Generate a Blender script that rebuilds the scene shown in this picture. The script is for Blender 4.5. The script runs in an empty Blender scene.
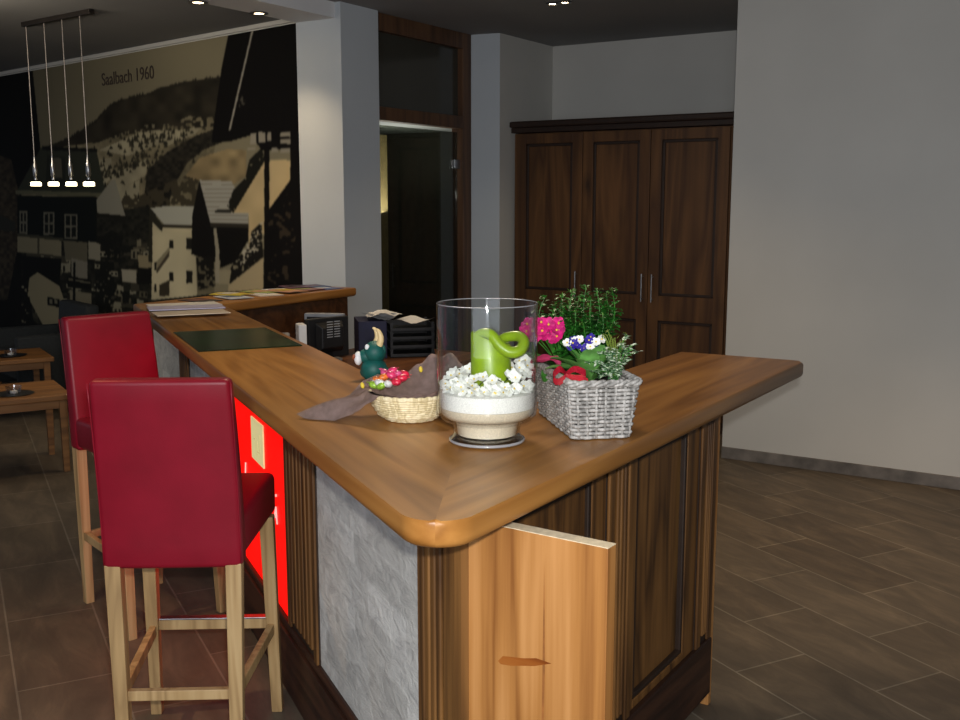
import bpy, bmesh, math, random
import numpy as np
from mathutils import Vector, Matrix
random.seed(7)
scene = bpy.context.scene
COL = scene.collection
rad = math.radians

# ------------------------------------------------------------------ camera
F = 1040.0; CAMH = 1.70; PITCH = math.atan(160 / F)
cd = bpy.data.cameras.new('camera'); cam = bpy.data.objects.new('camera', cd); COL.objects.link(cam)
cd.sensor_width = 36; cd.sensor_fit = 'HORIZONTAL'; cd.lens = 36 * F / 960
cd.clip_start = .05; cd.clip_end = 100
cam.location = (0, 0, CAMH); cam.rotation_euler = (math.pi / 2 - PITCH, 0, 0)
scene.camera = cam
cp, sp = math.cos(PITCH), math.sin(PITCH)
# survey helpers: where a sight line of the photograph meets a level or an upright plane of the room
def ray(x, y):
    a = (x - 480) / F; b = -(y - 360) / F
    return (a, cp + b * sp, -sp + b * cp)
def atz(x, y, z):
    r = ray(x, y); t = (z - CAMH) / r[2]; return Vector((r[0] * t, r[1] * t, z))
def aty(x, y, d):
    r = ray(x, y); t = d / r[1]; return Vector((r[0] * t, d, CAMH + r[2] * t))
def atplane(x, y, A, B):
    r = ray(x, y); dx, dy = B[0] - A[0], B[1] - A[1]
    t = (A[0] * dy - A[1] * dx) / (r[0] * dy - r[1] * dx)
    return Vector((r[0] * t, r[1] * t, CAMH + r[2] * t))
def proj(X, Y, z):
    dz = z - CAMH; zc = Y * cp - dz * sp; yc = Y * sp + dz * cp
    return 480 + F * X / zc, 360 - F * yc / zc

# ------------------------------------------------------------------ object helpers
def tag(o, label=None, cat=None, group=None, kind=None):
    if label: o['label'] = label
    if cat: o['category'] = cat
    if group: o['group'] = group
    if kind: o['kind'] = kind
    return o
def empty(name, loc=(0, 0, 0), rz=0, **k):
    o = bpy.data.objects.new(name, None); COL.objects.link(o)
    o.location = loc; o.rotation_euler = (0, 0, rz); o.empty_display_size = .1
    return tag(o, **k)
def obj(name, bm, m, parent=None, loc=None, rot=None, smooth=False, **k):
    me = bpy.data.meshes.new(name)
    bmesh.ops.recalc_face_normals(bm, faces=bm.faces[:])
    bm.to_mesh(me); bm.free()
    if smooth:
        for p in me.polygons: p.use_smooth = True
        if smooth == 'auto':
            me.set_sharp_from_angle(angle=rad(38))
    o = bpy.data.objects.new(name, me); COL.objects.link(o)
    for mm in (m if isinstance(m, (list, tuple)) else [m]): me.materials.append(mm)
    if parent is not None: o.parent = parent
    if loc is not None: o.location = loc
    if rot is not None: o.rotation_euler = rot
    return tag(o, **k)
def copy_tree(o, parent=None):
    c = o.copy(); COL.objects.link(c)
    if parent: c.parent = parent
    for ch in list(o.children): copy_tree(ch, c)
    return c
def BM(): return bmesh.new()
def box(bm, x0, x1, y0, y1, z0, z1, bev=0, seg=2, M=None, mi=0):
    vs = [bm.verts.new(v) for v in [(x0,y0,z0),(x1,y0,z0),(x1,y1,z0),(x0,y1,z0),(x0,y0,z1),(x1,y0,z1),(x1,y1,z1),(x0,y1,z1)]]
    fs = [bm.faces.new([vs[i] for i in q]) for q in [(3,2,1,0),(4,5,6,7),(0,1,5,4),(1,2,6,5),(2,3,7,6),(3,0,4,7)]]
    for f in fs: f.material_index = mi
    if M: bmesh.ops.transform(bm, matrix=M, verts=vs)
    if bev:
        es = list({e for f in fs for e in f.edges})
        bmesh.ops.bevel(bm, geom=es, offset=bev, segments=seg, affect='EDGES', profile=.5)
def hexa(bm, pts, bev=0, seg=2):
    vs = [bm.verts.new(v) for v in pts]
    fs = [bm.faces.new([vs[i] for i in q]) for q in [(3,2,1,0),(4,5,6,7),(0,1,5,4),(1,2,6,5),(2,3,7,6),(3,0,4,7)]]
    if bev: bmesh.ops.bevel(bm, geom=list({e for f in fs for e in f.edges}), offset=bev, segments=seg, affect='EDGES', profile=.5)
def prism(bm, poly, z0, z1, mi=0):
    a = [bm.verts.new((p[0], p[1], z0)) for p in poly]; b = [bm.verts.new((p[0], p[1], z1)) for p in poly]
    n = len(poly); fs = [bm.faces.new(a[::-1]), bm.faces.new(b)]
    for i in range(n): fs.append(bm.faces.new((a[i], a[(i+1) % n], b[(i+1) % n], b[i])))
    for f in fs: f.material_index = mi
    return a, b
def lathe(bm, prof, n=48, c=(0, 0, 0), closed=False, mi=0):
    rings = []
    for r, z in prof:
        if r < 1e-5: rings.append([bm.verts.new((c[0], c[1], c[2] + z))])
        else: rings.append([bm.verts.new((c[0] + r * math.cos(2*math.pi*i/n), c[1] + r * math.sin(2*math.pi*i/n), c[2] + z)) for i in range(n)])
    prs = list(zip(rings, rings[1:]))
    if closed: prs.append((rings[-1], rings[0]))
    for A, B in prs:
        for i in range(n):
            j = (i + 1) % n
            if len(A) == 1 and len(B) == 1: continue
            if len(A) == 1: f = bm.faces.new((A[0], B[i], B[j]))
            elif len(B) == 1: f = bm.faces.new((A[i], A[j], B[0]))
            else: f = bm.faces.new((A[i], A[j], B[j], B[i]))
            f.material_index = mi
def tube(bm, pts, r, n=8, closed=False, cap=True, mi=0):
    pts = [Vector(p) for p in pts]; N = len(pts)
    rr = r if isinstance(r, (list, tuple)) else [r] * N
    rings = []; up = None
    for i, p in enumerate(pts):
        if closed: t = pts[(i+1) % N] - pts[i-1]
        else: t = pts[min(i+1, N-1)] - pts[max(i-1, 0)]
        if t.length < 1e-9: t = Vector((0, 0, 1))
        t.normalize()
        if up is None: up = Vector((0, 0, 1)) if abs(t.z) < .9 else Vector((1, 0, 0))
        u = up - t * up.dot(t)
        if u.length < 1e-6: u = t.orthogonal()
        u.normalize(); up = u; v = t.cross(u)
        rings.append([bm.verts.new(p + (u * math.cos(2*math.pi*k/n) + v * math.sin(2*math.pi*k/n)) * rr[i]) for k in range(n)])
    prs = list(zip(rings, rings[1:]))
    if closed: prs.append((rings[-1], rings[0]))
    for A, B in prs:
        for k in range(n):
            f = bm.faces.new((A[k], A[(k+1) % n], B[(k+1) % n], B[k])); f.material_index = mi
    if cap and not closed:
        for R_ in (rings[0][::-1], rings[-1]):
            f = bm.faces.new(R_); f.material_index = mi
def ball(bm, c, r, sc=(1, 1, 1), u=16, v=10, rot=None, mi=0):
    M = Matrix.Translation(c) @ (rot.to_4x4() if rot else Matrix.Identity(4)) @ Matrix.Diagonal((r*sc[0], r*sc[1], r*sc[2], 1))
    res = bmesh.ops.create_uvsphere(bm, u_segments=u, v_segments=v, radius=1, matrix=M)
    for f in {f for x in res['verts'] for f in x.link_faces}: f.material_index = mi
def smoothpath(pts, k=6, closed=False):
    pts = [Vector(p) for p in pts]; n = len(pts); out = []
    for i in range(n if closed else n - 1):
        if closed: p0, p1, p2, p3 = pts[i-1], pts[i], pts[(i+1) % n], pts[(i+2) % n]
        else: p0, p1, p2, p3 = pts[max(i-1,0)], pts[i], pts[i+1], pts[min(i+2,n-1)]
        for j in range(k):
            t = j / k
            out.append(.5*((2*p1) + (p2-p0)*t + (2*p0-5*p1+4*p2-p3)*t*t + (3*p1-p0-3*p2+p3)*t**3))
    if not closed: out.append(pts[-1])
    return out
def leaf(bm, base, d, L, W, droop=.5, n=6, fold=.15, mi=0, side=None, prof=None):
    """a leaf blade growing from base towards d, bending down along its length"""
    d = Vector(d).normalized(); side = Vector(side) if side else d.cross(Vector((0, 0, 1)))
    if side.length < 1e-4: side = Vector((1, 0, 0))
    side.normalize(); p = Vector(base); rows = []
    for i in range(n + 1):
        t = i / n
        w = W * (math.sin(math.pi * min(1, t * .92 + .05)) ** .75 if prof is None else prof(t))
        up = side.cross(d).normalized()
        rows.append([bm.verts.new(p - side * w / 2 + up * fold * w), bm.verts.new(p), bm.verts.new(p + side * w / 2 + up * fold * w)])
        p = p + d * (L / n); d = (d - Vector((0, 0, 1)) * droop / n).normalized()
    for a, b in zip(rows, rows[1:]):
        for k in range(2):
            f = bm.faces.new((a[k], a[k+1], b[k+1], b[k])); f.material_index = mi

# ------------------------------------------------------------------ materials
def lin(c):
    return tuple(((v/255)/12.92 if v/255 <= .04045 else ((v/255+.055)/1.055)**2.4) for v in c) + (1,)
def nm(name):
    m = bpy.data.materials.new(name); m.use_nodes = True; nt = m.node_tree
    return m, nt, nt.nodes['Principled BSDF']
def N(nt, t, **k):
    n = nt.nodes.new(t)
    for a, b in k.items():
        if a in n.inputs: n.inputs[a].default_value = b
        else: setattr(n, a, b)
    return n
def coords(nt, scale=(1, 1, 1), rot=(0, 0, 0), kind='Object'):
    tc = N(nt, 'ShaderNodeTexCoord'); mp = N(nt, 'ShaderNodeMapping')
    mp.inputs['Scale'].default_value = scale; mp.inputs['Rotation'].default_value = rot
    nt.links.new(tc.outputs[kind], mp.inputs['Vector']); return mp.outputs[0]
def ramp(nt, fac, stops):
    r = N(nt, 'ShaderNodeValToRGB'); e = r.color_ramp.elements
    while len(e) < len(stops): e.new(.5)
    for x, (p, c) in zip(e, stops): x.position = p; x.color = lin(c)
    nt.links.new(fac, r.inputs[0]); return r.outputs[0]
def bump(nt, b, h, strength=.3, dist=.01):
    n = N(nt, 'ShaderNodeBump', Strength=strength, Distance=dist)
    nt.links.new(h, n.inputs['Height']); nt.links.new(n.outputs[0], b.inputs['Normal'])
def mixc(nt, fac, a, b, typ='MIX'):
    n = N(nt, 'ShaderNodeMix', data_type='RGBA', blend_type=typ)
    for s, v in ((0, fac), (6, a), (7, b)):
        if hasattr(v, 'is_linked') or hasattr(v, 'links'): nt.links.new(v, n.inputs[s])
        else: n.inputs[s].default_value = v
    return n.outputs[2]
def plain(name, c, rough=.6, noise=.06, nscale=20, metal=0, coat=0, bmp=0, spec=.5):
    m, nt, b = nm(name); co = coords(nt)
    n = N(nt, 'ShaderNodeTexNoise', Scale=nscale, Detail=4.0); nt.links.new(co, n.inputs['Vector'])
    d = tuple(max(0, v * (1 - noise * 2)) for v in c); l = tuple(min(255, v * (1 + noise)) for v in c)
    nt.links.new(ramp(nt, n.outputs[0], [(.3, d), (.7, l)]), b.inputs['Base Color'])
    b.inputs['Roughness'].default_value = rough; b.inputs['Metallic'].default_value = metal
    b.inputs['Coat Weight'].default_value = coat; b.inputs['Specular IOR Level'].default_value = spec
    if bmp: bump(nt, b, n.outputs[0], bmp, .002)
    return m
def wood(name, dark, mid, light, axis='z', rough=.42, fib=60, band=6, knots=.0, coat=0, board=0, bcol=.0, spec=.4):
    m, nt, b = nm(name)
    al = {'x': 0, 'y': 1, 'z': 2}[axis]
    def sc(a, l): v = [a, a, a]; v[al] = l; return tuple(v)
    n1 = N(nt, 'ShaderNodeTexNoise', Scale=1.0, Detail=3.0, Distortion=.6); nt.links.new(coords(nt, sc(band, band*.09)), n1.inputs['Vector'])
    n2 = N(nt, 'ShaderNodeTexNoise', Scale=1.0, Detail=4.0); nt.links.new(coords(nt, sc(fib, fib*.03)), n2.inputs['Vector'])
    ri = N(nt, 'ShaderNodeMath', operation='MULTIPLY'); ri.inputs[1].default_value = 9.0; nt.links.new(n1.outputs[0], ri.inputs[0])
    fr = N(nt, 'ShaderNodeMath', operation='PINGPONG'); fr.inputs[1].default_value = 1.0; nt.links.new(ri.outputs[0], fr.inputs[0])
    mx = N(nt, 'ShaderNodeMix', data_type='FLOAT'); mx.inputs[0].default_value = .5
    nt.links.new(fr.outputs[0], mx.inputs[2]); nt.links.new(n2.outputs[0], mx.inputs[3])
    c = ramp(nt, mx.outputs[0], [(.2, dark), (.5, mid), (.8, light)])
    if knots:
        kv = [6, 6, 6]; kv[al] = 2.6
        vo = N(nt, 'ShaderNodeTexVoronoi', Scale=knots); nt.links.new(coords(nt, tuple(kv)), vo.inputs['Vector'])
        kr = ramp(nt, vo.outputs['Distance'], [(.0, (255, 255, 255)), (.10, (150, 150, 150)), (.2, (0, 0, 0))])
        kk = N(nt, 'ShaderNodeRGBToBW'); nt.links.new(kr, kk.inputs[0])
        c = mixc(nt, kk.outputs[0], c, lin(tuple(v * .35 for v in dark)))
    nt.links.new(c, b.inputs['Base Color'])
    b.inputs['Roughness'].default_value = rough; b.inputs['Coat Weight'].default_value = coat; b.inputs['Coat Roughness'].default_value = .25
    b.inputs['Specular IOR Level'].default_value = spec
    bump(nt, b, n2.outputs[0], .12, .002)
    return m
def emis(name, c, s):
    m, nt, b = nm(name); b.inputs['Base Color'].default_value = lin(c)
    b.inputs['Emission Color'].default_value = lin(c); b.inputs['Emission Strength'].default_value = s; return m
def thin_glass(name, tint=(1, 1, 1), base=.04, rough=.02, grz=.9):
    m, nt, b = nm(name); nt.nodes.remove(b); out = nt.nodes['Material Output']
    t = N(nt, 'ShaderNodeBsdfTransparent'); t.inputs[0].default_value = (*tint, 1)
    g = N(nt, 'ShaderNodeBsdfGlossy', Roughness=rough)
    lw = N(nt, 'ShaderNodeLayerWeight', Blend=.5)
    pw = N(nt, 'ShaderNodeMath', operation='POWER'); pw.inputs[1].default_value = 3.2; nt.links.new(lw.outputs['Facing'], pw.inputs[0])
    ma = N(nt, 'ShaderNodeMath', operation='MULTIPLY_ADD'); ma.inputs[1].default_value = grz; ma.inputs[2].default_value = base
    nt.links.new(pw.outputs[0], ma.inputs[0])
    mx = N(nt, 'ShaderNodeMixShader'); nt.links.new(ma.outputs[0], mx.inputs[0]); nt.links.new(t.outputs[0], mx.inputs[1]); nt.links.new(g.outputs[0], mx.inputs[2])
    nt.links.new(mx.outputs[0], out.inputs[0]); return m

M = {}
M['top_x'] = wood('oak_countertop', (120, 76, 30), (150, 100, 46), (172, 120, 60), 'x', rough=.36, fib=45, band=5, spec=.35)
M['edge'] = M['top_x']
M['base'] = wood('stained_oak', (66, 42, 20), (104, 70, 34), (130, 90, 46), 'z', rough=.5, fib=55, band=7)
M['base_dark'] = wood('dark_stained_oak', (36, 20, 12), (56, 33, 22), (74, 46, 30), 'x', rough=.5, fib=50, band=7)
M['base_groove'] = plain('dark_groove_wood', (44, 28, 16), .6, .1)
M['pine'] = wood('knotty_stained_pine', (72, 48, 22), (102, 70, 32), (122, 86, 42), 'z', rough=.5, fib=35, band=9, knots=.55)
M['leaf_wood'] = wood('honey_larch', (134, 84, 38), (170, 116, 60), (190, 136, 80), 'z', rough=.5, fib=90, band=5, knots=0)
M['leaf_edge'] = plain('raw_timber_edge', (236, 218, 184), .7, .05, 60)
M['wardrobe'] = wood('brown_wardrobe_wood', (70, 44, 24), (88, 58, 31), (106, 72, 40), 'z', rough=.55, fib=30, band=5, knots=.6)
M['wardrobe_dark'] = plain('dark_wardrobe_groove', (44, 26, 14), .6, .1)
M['frame_wood'] = wood('red_brown_frame_wood', (72, 50, 34), (90, 62, 42), (104, 74, 50), 'z', rough=.5, fib=35, band=6)
M['stool_wood'] = wood('pale_beech', (150, 120, 80), (176, 144, 98), (190, 160, 114), 'z', rough=.5, fib=70, band=10)
M['low_wood'] = wood('dull_table_wood', (90, 58, 28), (120, 80, 40), (138, 96, 52), 'x', rough=.5, fib=30, band=6)
def leather():
    m, nt, b = nm('red_leather'); co = coords(nt)
    n = N(nt, 'ShaderNodeTexNoise', Scale=7.0, Detail=3.0); nt.links.new(co, n.inputs['Vector'])
    nt.links.new(ramp(nt, n.outputs[0], [(.3, (122, 12, 30)), (.7, (136, 15, 36))]), b.inputs['Base Color'])
    v = N(nt, 'ShaderNodeTexVoronoi', Scale=380.0); nt.links.new(co, v.inputs['Vector'])
    bump(nt, b, v.outputs['Distance'], .15, .001)
    b.inputs['Roughness'].default_value = .42; b.inputs['Specular IOR Level'].default_value = .35; return m
M['leather'] = leather()
def walls(name, c):
    m, nt, b = nm(name); n = N(nt, 'ShaderNodeTexNoise', Scale=1.3, Detail=5.0); nt.links.new(coords(nt), n.inputs['Vector'])
    nt.links.new(ramp(nt, n.outputs[0], [(.3, tuple(v*.96 for v in c)), (.7, c)]), b.inputs['Base Color'])
    n2 = N(nt, 'ShaderNodeTexNoise', Scale=160.0, Detail=2.0); nt.links.new(coords(nt), n2.inputs['Vector'])
    bump(nt, b, n2.outputs[0], .08, .001); b.inputs['Roughness'].default_value = .9; b.inputs['Specular IOR Level'].default_value = .1; return m
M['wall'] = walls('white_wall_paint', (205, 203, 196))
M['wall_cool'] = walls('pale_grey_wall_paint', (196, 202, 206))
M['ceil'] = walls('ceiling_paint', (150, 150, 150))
M['beam'] = walls('beam_paint', (226, 226, 226))
def tiles():
    m, nt, b = nm('slate_floor_tiles')
    co = coords(nt)
    br = N(nt, 'ShaderNodeTexBrick', offset=.5); br.inputs['Scale'].default_value = 1.0
    br.inputs['Brick Width'].default_value = .68; br.inputs['Row Height'].default_value = .335
    br.inputs['Mortar Size'].default_value = .004; br.inputs['Mortar Smooth'].default_value = .2; br.inputs['Bias'].default_value = 0
    br.inputs['Color1'].default_value = lin((108, 98, 86)); br.inputs['Color2'].default_value = lin((120, 111, 99)); br.inputs['Mortar'].default_value = lin((146, 140, 128))
    nt.links.new(co, br.inputs['Vector'])
    n = N(nt, 'ShaderNodeTexNoise', Scale=3.5, Detail=7.0, Roughness=.65, Distortion=.6); nt.links.new(coords(nt, (.7, 2.2, 1)), n.inputs['Vector'])
    c = mixc(nt, .75, br.outputs[0], ramp(nt, n.outputs[0], [(.28, (120, 114, 108)), (.5, (180, 172, 162)), (.72, (240, 230, 214))]), 'MULTIPLY')
    nt.links.new(c, b.inputs['Base Color']); b.inputs['Roughness'].default_value = .55; b.inputs['Specular IOR Level'].default_value = .3
    ad = N(nt, 'ShaderNodeMath', operation='SUBTRACT'); nt.links.new(n.outputs[0], ad.inputs[0]); nt.links.new(br.outputs[1], ad.inputs[1])
    bump(nt, b, ad.outputs[0], .25, .004); return m
M['tiles'] = tiles()
M['skirt'] = plain('grey_slate_skirting', (112, 106, 100), .6, .12, 9)
def stone():
    m, nt, b = nm('split_face_stone')
    co = coords(nt, (1, 1, 1), (math.pi/2, 0, 0))
    br = N(nt, 'ShaderNodeTexBrick', offset=.37, offset_frequency=2, squash=1.0); br.inputs['Scale'].default_value = 1.0
    br.inputs['Brick Width'].default_value = .3; br.inputs['Row Height'].default_value = .10; br.inputs['Mortar Size'].default_value = .004
    br.inputs['Mortar Smooth'].default_value = .3; br.inputs['Color1'].default_value = lin((240, 238, 232)); br.inputs['Color2'].default_value = lin((208, 206, 200)); br.inputs['Mortar'].default_value = lin((222, 220, 214))
    nt.links.new(co, br.inputs['Vector'])
    n = N(nt, 'ShaderNodeTexNoise', Scale=14.0, Detail=8.0, Roughness=.7, Distortion=.8); nt.links.new(coords(nt, (.7, 1, 1.4)), n.inputs['Vector'])
    nt.links.new(mixc(nt, .8, br.outputs[0], ramp(nt, n.outputs[0], [(.3, (190, 190, 190)), (.5, (232, 232, 230)), (.7, (255, 255, 252))]), 'MULTIPLY'), b.inputs['Base Color'])
    b.inputs['Roughness'].default_value = .8; bump(nt, b, n.outputs[0], .9, .012); return m
M['stone'] = stone()
M['red_glow'] = emis('backlit_red_acrylic', (255, 10, 4), 1.0)
M['plate_white'] = emis('cream_sticker', (205, 196, 140), .8)
M['white'] = plain('white_matt', (235, 235, 235), .5, .02)
M['black'] = plain('black_plastic', (16, 17, 20), .45, .1)
M['grey_metal'] = plain('brushed_metal', (170, 170, 172), .3, .05, 40, metal=1)
M['silver'] = plain('silver_plastic', (150, 154, 160), .4, .04)
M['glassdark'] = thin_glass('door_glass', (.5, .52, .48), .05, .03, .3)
M['glass'] = thin_glass('clear_glass', (.97, .98, .975), .03, .02, .9)
M['pad'] = plain('dark_green_glass_pad', (10, 40, 22), .22, .25, 5, spec=.3)
M['cord'] = plain('thin_steel_cable', (150, 140, 130), .4, .05, metal=.6)
M['lamp_on'] = emis('lit_lamp_glass', (255, 236, 190), 5)
M['bulb'] = emis('halogen_bulb', (255, 225, 175), 30)
M['wicker_grey'] = wood('grey_washed_willow', (122, 120, 116), (160, 157, 152), (192, 189, 184), 'z', rough=.7, fib=40, band=30)
M['wicker_cream'] = wood('natural_split_cane', (196, 178, 132), (222, 206, 164), (240, 228, 192), 'z', rough=.6, fib=60, band=30)
M['cloth'] = plain('mauve_grey_napkin', (164, 140, 132), .85, .05, 60)
M['candle'] = plain('lime_green_wax', (140, 170, 20), .4, .05, 25, coat=.2)
M['sand'] = plain('white_sand', (238, 236, 230), .9, .04, 400, bmp=.3)
M['cream_sand'] = plain('cream_sand', (214, 200, 176), .8, .04, 300)
M['letter'] = emis('backlit_white_letter', (255, 190, 180), .9)
M['rim_glass'] = plain('glass_rim_edge', (150, 150, 152), .1, .02, 20, coat=.8)
M['petal_w'] = plain('white_petals', (240, 240, 234), .6, .02)
M['petal_p'] = plain('magenta_petals', (214, 24, 120), .6, .12, 60)
M['petal_b'] = plain('violet_petals', (52, 34, 150), .6, .1, 60)
M['petal_y'] = plain('yellow_centres', (230, 200, 60), .6, .05)
M['green'] = plain('mid_green_leaf', (62, 128, 44), .45, .18, 30)
M['green_dark'] = plain('dark_green_leaf', (42, 108, 32), .45, .2, 30)
M['green_lite'] = plain('light_green_leaf', (110, 168, 84), .45, .12, 30)
M['ribbon'] = plain('pink_ribbon', (240, 84, 140), .5, .06)
M['redribbon'] = plain('coral_red_ribbon', (228, 40, 70), .5, .08)
M['soil'] = plain('potting_soil', (40, 28, 20), .9, .2, 80)
M['teal'] = plain('teal_plush', (10, 88, 80), .55, .08, 40)
M['horn'] = plain('cream_horn', (232, 205, 150), .5, .04)
def variegated():
    m, nt, b = nm('variegated_ivy_leaf'); v = N(nt, 'ShaderNodeTexNoise', Scale=110.0, Detail=2.0); nt.links.new(coords(nt), v.inputs['Vector'])
    nt.links.new(ramp(nt, v.outputs[0], [(.42, (58, 104, 66)), (.5, (120, 160, 112)), (.56, (226, 236, 214))]), b.inputs['Base Color']); b.inputs['Roughness'].default_value = .5; return m
M['ivy'] = variegated()

# ------------------------------------------------------------------ the room
CE = 2.97
dirA = Vector((math.sin(rad(122.5)), math.cos(rad(122.5)))); dirB = Vector((math.sin(rad(32.5)), math.cos(rad(32.5))))
def V2(v): return Vector((v[0], v[1]))
def wallslab(name, A, B, th, z0, z1, m, side=1, **k):
    A, B = V2(A), V2(B); d = (B - A).normalized(); n = Vector((-d.y, d.x)) * th * side
    bm = BM(); L_ = (B - A).length
    y0, y1 = sorted((0, th * side))
    box(bm, 0, L_, y0, y1, z0, z1)
    return obj(name, bm, m, loc=(A.x, A.y, 0), rot=(0, 0, math.atan2(d.y, d.x)), kind='structure', **k)

bm = BM(); TA = rad(-27)   # tile axis
box(bm, -16, 16, -12, 12, -.08, 0)
fl = obj('floor', bm, M['tiles'], loc=(1.2, 6.0, 0), rot=(0, 0, rad(90) - TA), kind='structure')
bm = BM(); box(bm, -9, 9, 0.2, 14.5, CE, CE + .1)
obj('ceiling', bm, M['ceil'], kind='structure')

# right wall and its skirting
RW = Vector((1.615, 6.77))
wallslab('wall_right', RW, RW + dirA * 7.5, .25, 0, CE, M['wall'], 1)
n_ = Vector((-dirA.y, dirA.x))
bmk = BM(); box(bmk, 0, 7.5, -.015, 0, 0, .077, .003)
obj('baseboard_right', bmk, M['skirt'], loc=(RW.x, RW.y, 0), rot=(0, 0, math.atan2(dirA.y, dirA.x)), kind='structure')
# niche with the wardrobe
K0 = V2(atz(468, 35, CE)); K1 = V2(atz(500, 33, CE)); 
K2 = K1 + dirB * .85; K3 = K2 + dirA * 2.2
wallslab('wall_niche_side', K1, K2, .2, 0, CE, M['wall'], 1)
wallslab('wall_back', K2 - dirA*.2, K3, .2, 0, CE, M['wall'], 1)
wallslab('wall_niche_right', RW + Vector((.02,.02)), RW + dirB * 1.6 + Vector((.02,.02)), .2, 0, CE, M['wall'], -1)
# short return between door wall and niche
wallslab('wall_return', K0, K1, .2, 0, CE, M['wall_cool'], 1)
# pillar
PC = Vector((-.905, 7.0)); u = dirB * .395; v = -dirA * .385
bm = BM(); prism(bm, [PC, PC + u, PC + u + v, PC + v], 0, CE)
obj('wall_pillar', bm, M['wall_cool'], kind='structure')
# beam with two downlights, running from the pillar towards the camera's left
BP = V2(atplane(335, 18, PC, PC + v)); BZ = 2.87
bq = PC + v * .98
bm = BM(); prism(bm, [BP, bq, bq - dirB * 7.5, BP - dirB * 7.5], BZ, CE + .02)
obj('trim_1', bm, M['beam'], kind='structure')

# door wall : timber frame with a glazed top light and a glass door
ddir = dirB; D1 = K0; D0 = K0 - ddir * 1.42
ang = math.atan2(ddir.y, ddir.x); LD = 1.42
fr = empty('door_1', (D0.x, D0.y, 0), ang, kind='structure')
def dw(x, y): p = atplane(x, y, D0, D1); return (V2(p) - V2(D0)).dot(ddir), p.z
zt0 = dw(456, 128)[1]; zt1 = dw(456, 116)[1]
ztop = dw(456, 48)[1]
xs = LD - .115
bm = BM()
box(bm, xs, LD, -.03, .08, 0, CE, .004); box(bm, 0, .10, -.03, .08, 0, CE, .004)
obj('door_frame', bm, M['frame_wood'], fr)
bm = BM(); box(bm, .10, xs, -.03, .08, ztop, CE, .004); box(bm, .10, xs, -.03, .08, zt0, zt1, .004)
obj('transom_frame', bm, M['frame_wood'], fr)
bm = BM(); box(bm, .10, xs, .02, .028, zt1, ztop); obj('transom_pane', bm, plain('dim_opaque_transom', (62, 60, 52), .12, .04, 2), fr)  # opaque pane: the dim space behind the glass is put into its colour
bm = BM(); box(bm, .12, xs - .012, .02, .03, .012, zt0 - .03); g = obj('glass_leaf', bm, M['glassdark'], fr)
hx, hz = dw(454, 164)
bm = BM(); box(bm, xs - .07, xs + .01, .0, .02, hz - .035, hz + .035, .004); box(bm, xs - .07, xs + .01, .0, .02, .22, .30, .004); obj('hinge', bm, M['grey_metal'], g)
# little dark room behind the glass
bw = empty('wall_corridor', (D0.x, D0.y, 0), ang, kind='structure')
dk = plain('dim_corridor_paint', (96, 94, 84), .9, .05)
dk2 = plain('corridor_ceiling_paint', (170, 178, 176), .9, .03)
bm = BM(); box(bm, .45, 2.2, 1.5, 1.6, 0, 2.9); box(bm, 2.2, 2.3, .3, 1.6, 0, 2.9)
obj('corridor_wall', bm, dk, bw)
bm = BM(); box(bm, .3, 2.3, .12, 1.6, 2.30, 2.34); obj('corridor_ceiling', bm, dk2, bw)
bm = BM(); q0 = atplane(380.5, 200, D0 + Vector((-dirB.y, dirB.x))*.9, D0 + Vector((-dirB.y, dirB.x))*.9 + dirB); q1 = atplane(386, 200, D0 + Vector((-dirB.y, dirB.x))*.9, D0 + Vector((-dirB.y, dirB.x))*.9 + dirB); a_ = (V2(q0)-D0).dot(dirB); b_ = (V2(q1)-D0).dot(dirB); box(bm, a_-.02, b_, .88, .94, 0, 2.24, .003); obj('corridor_door_frame', bm, M['horn'], bw)

# mural wall
MA = V2(atz(0, 72, CE)); MB = V2(atz(230, 29, CE)); mdir = (MB - MA).normalized()
W0 = MA - mdir * 4.0; W1 = MB + mdir * 1.13
wl = wallslab('wall_left', W0, W1, .2, 0, CE, M['wall'], 1)
bm = BM(); box(bm, 0, (W1 - W0).length, -.02, 0, CE - .035, CE - .004, .003)
obj('trim_2', bm, M['wall'], loc=(W0.x, W0.y, 0), rot=(0, 0, math.atan2(mdir.y, mdir.x)), kind='structure')

# ---- painted mural (one flat sheet on the wall; its colours are computed per vertex)
def inpoly(X, Y, poly):
    r = np.zeros(X.shape, bool); n = len(poly)
    for i in range(n):
        x0, y0 = poly[i]; x1, y1 = poly[(i+1) % n]
        if y0 == y1: continue
        c = ((y0 > Y) != (y1 > Y)) & (X < (x1-x0)*(Y-y0)/(y1-y0) + x0)
        r ^= c
    return r
rng = np.random.RandomState(3)
def vnoise(X, Y, s):
    g = rng.rand(256, 256); x = X/s; y = Y/s
    xi = np.floor(x).astype(int); yi = np.floor(y).astype(int); fx = x-xi; fy = y-yi
    fx = fx*fx*(3-2*fx); fy = fy*fy*(3-2*fy)
    a = g[xi % 256, yi % 256]; b = g[(xi+1) % 256, yi % 256]; c = g[xi % 256, (yi+1) % 256]; d = g[(xi+1) % 256, (yi+1) % 256]
    return (a*(1-fx)+b*fx)*(1-fy)+(c*(1-fx)+d*fx)*fy
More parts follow.
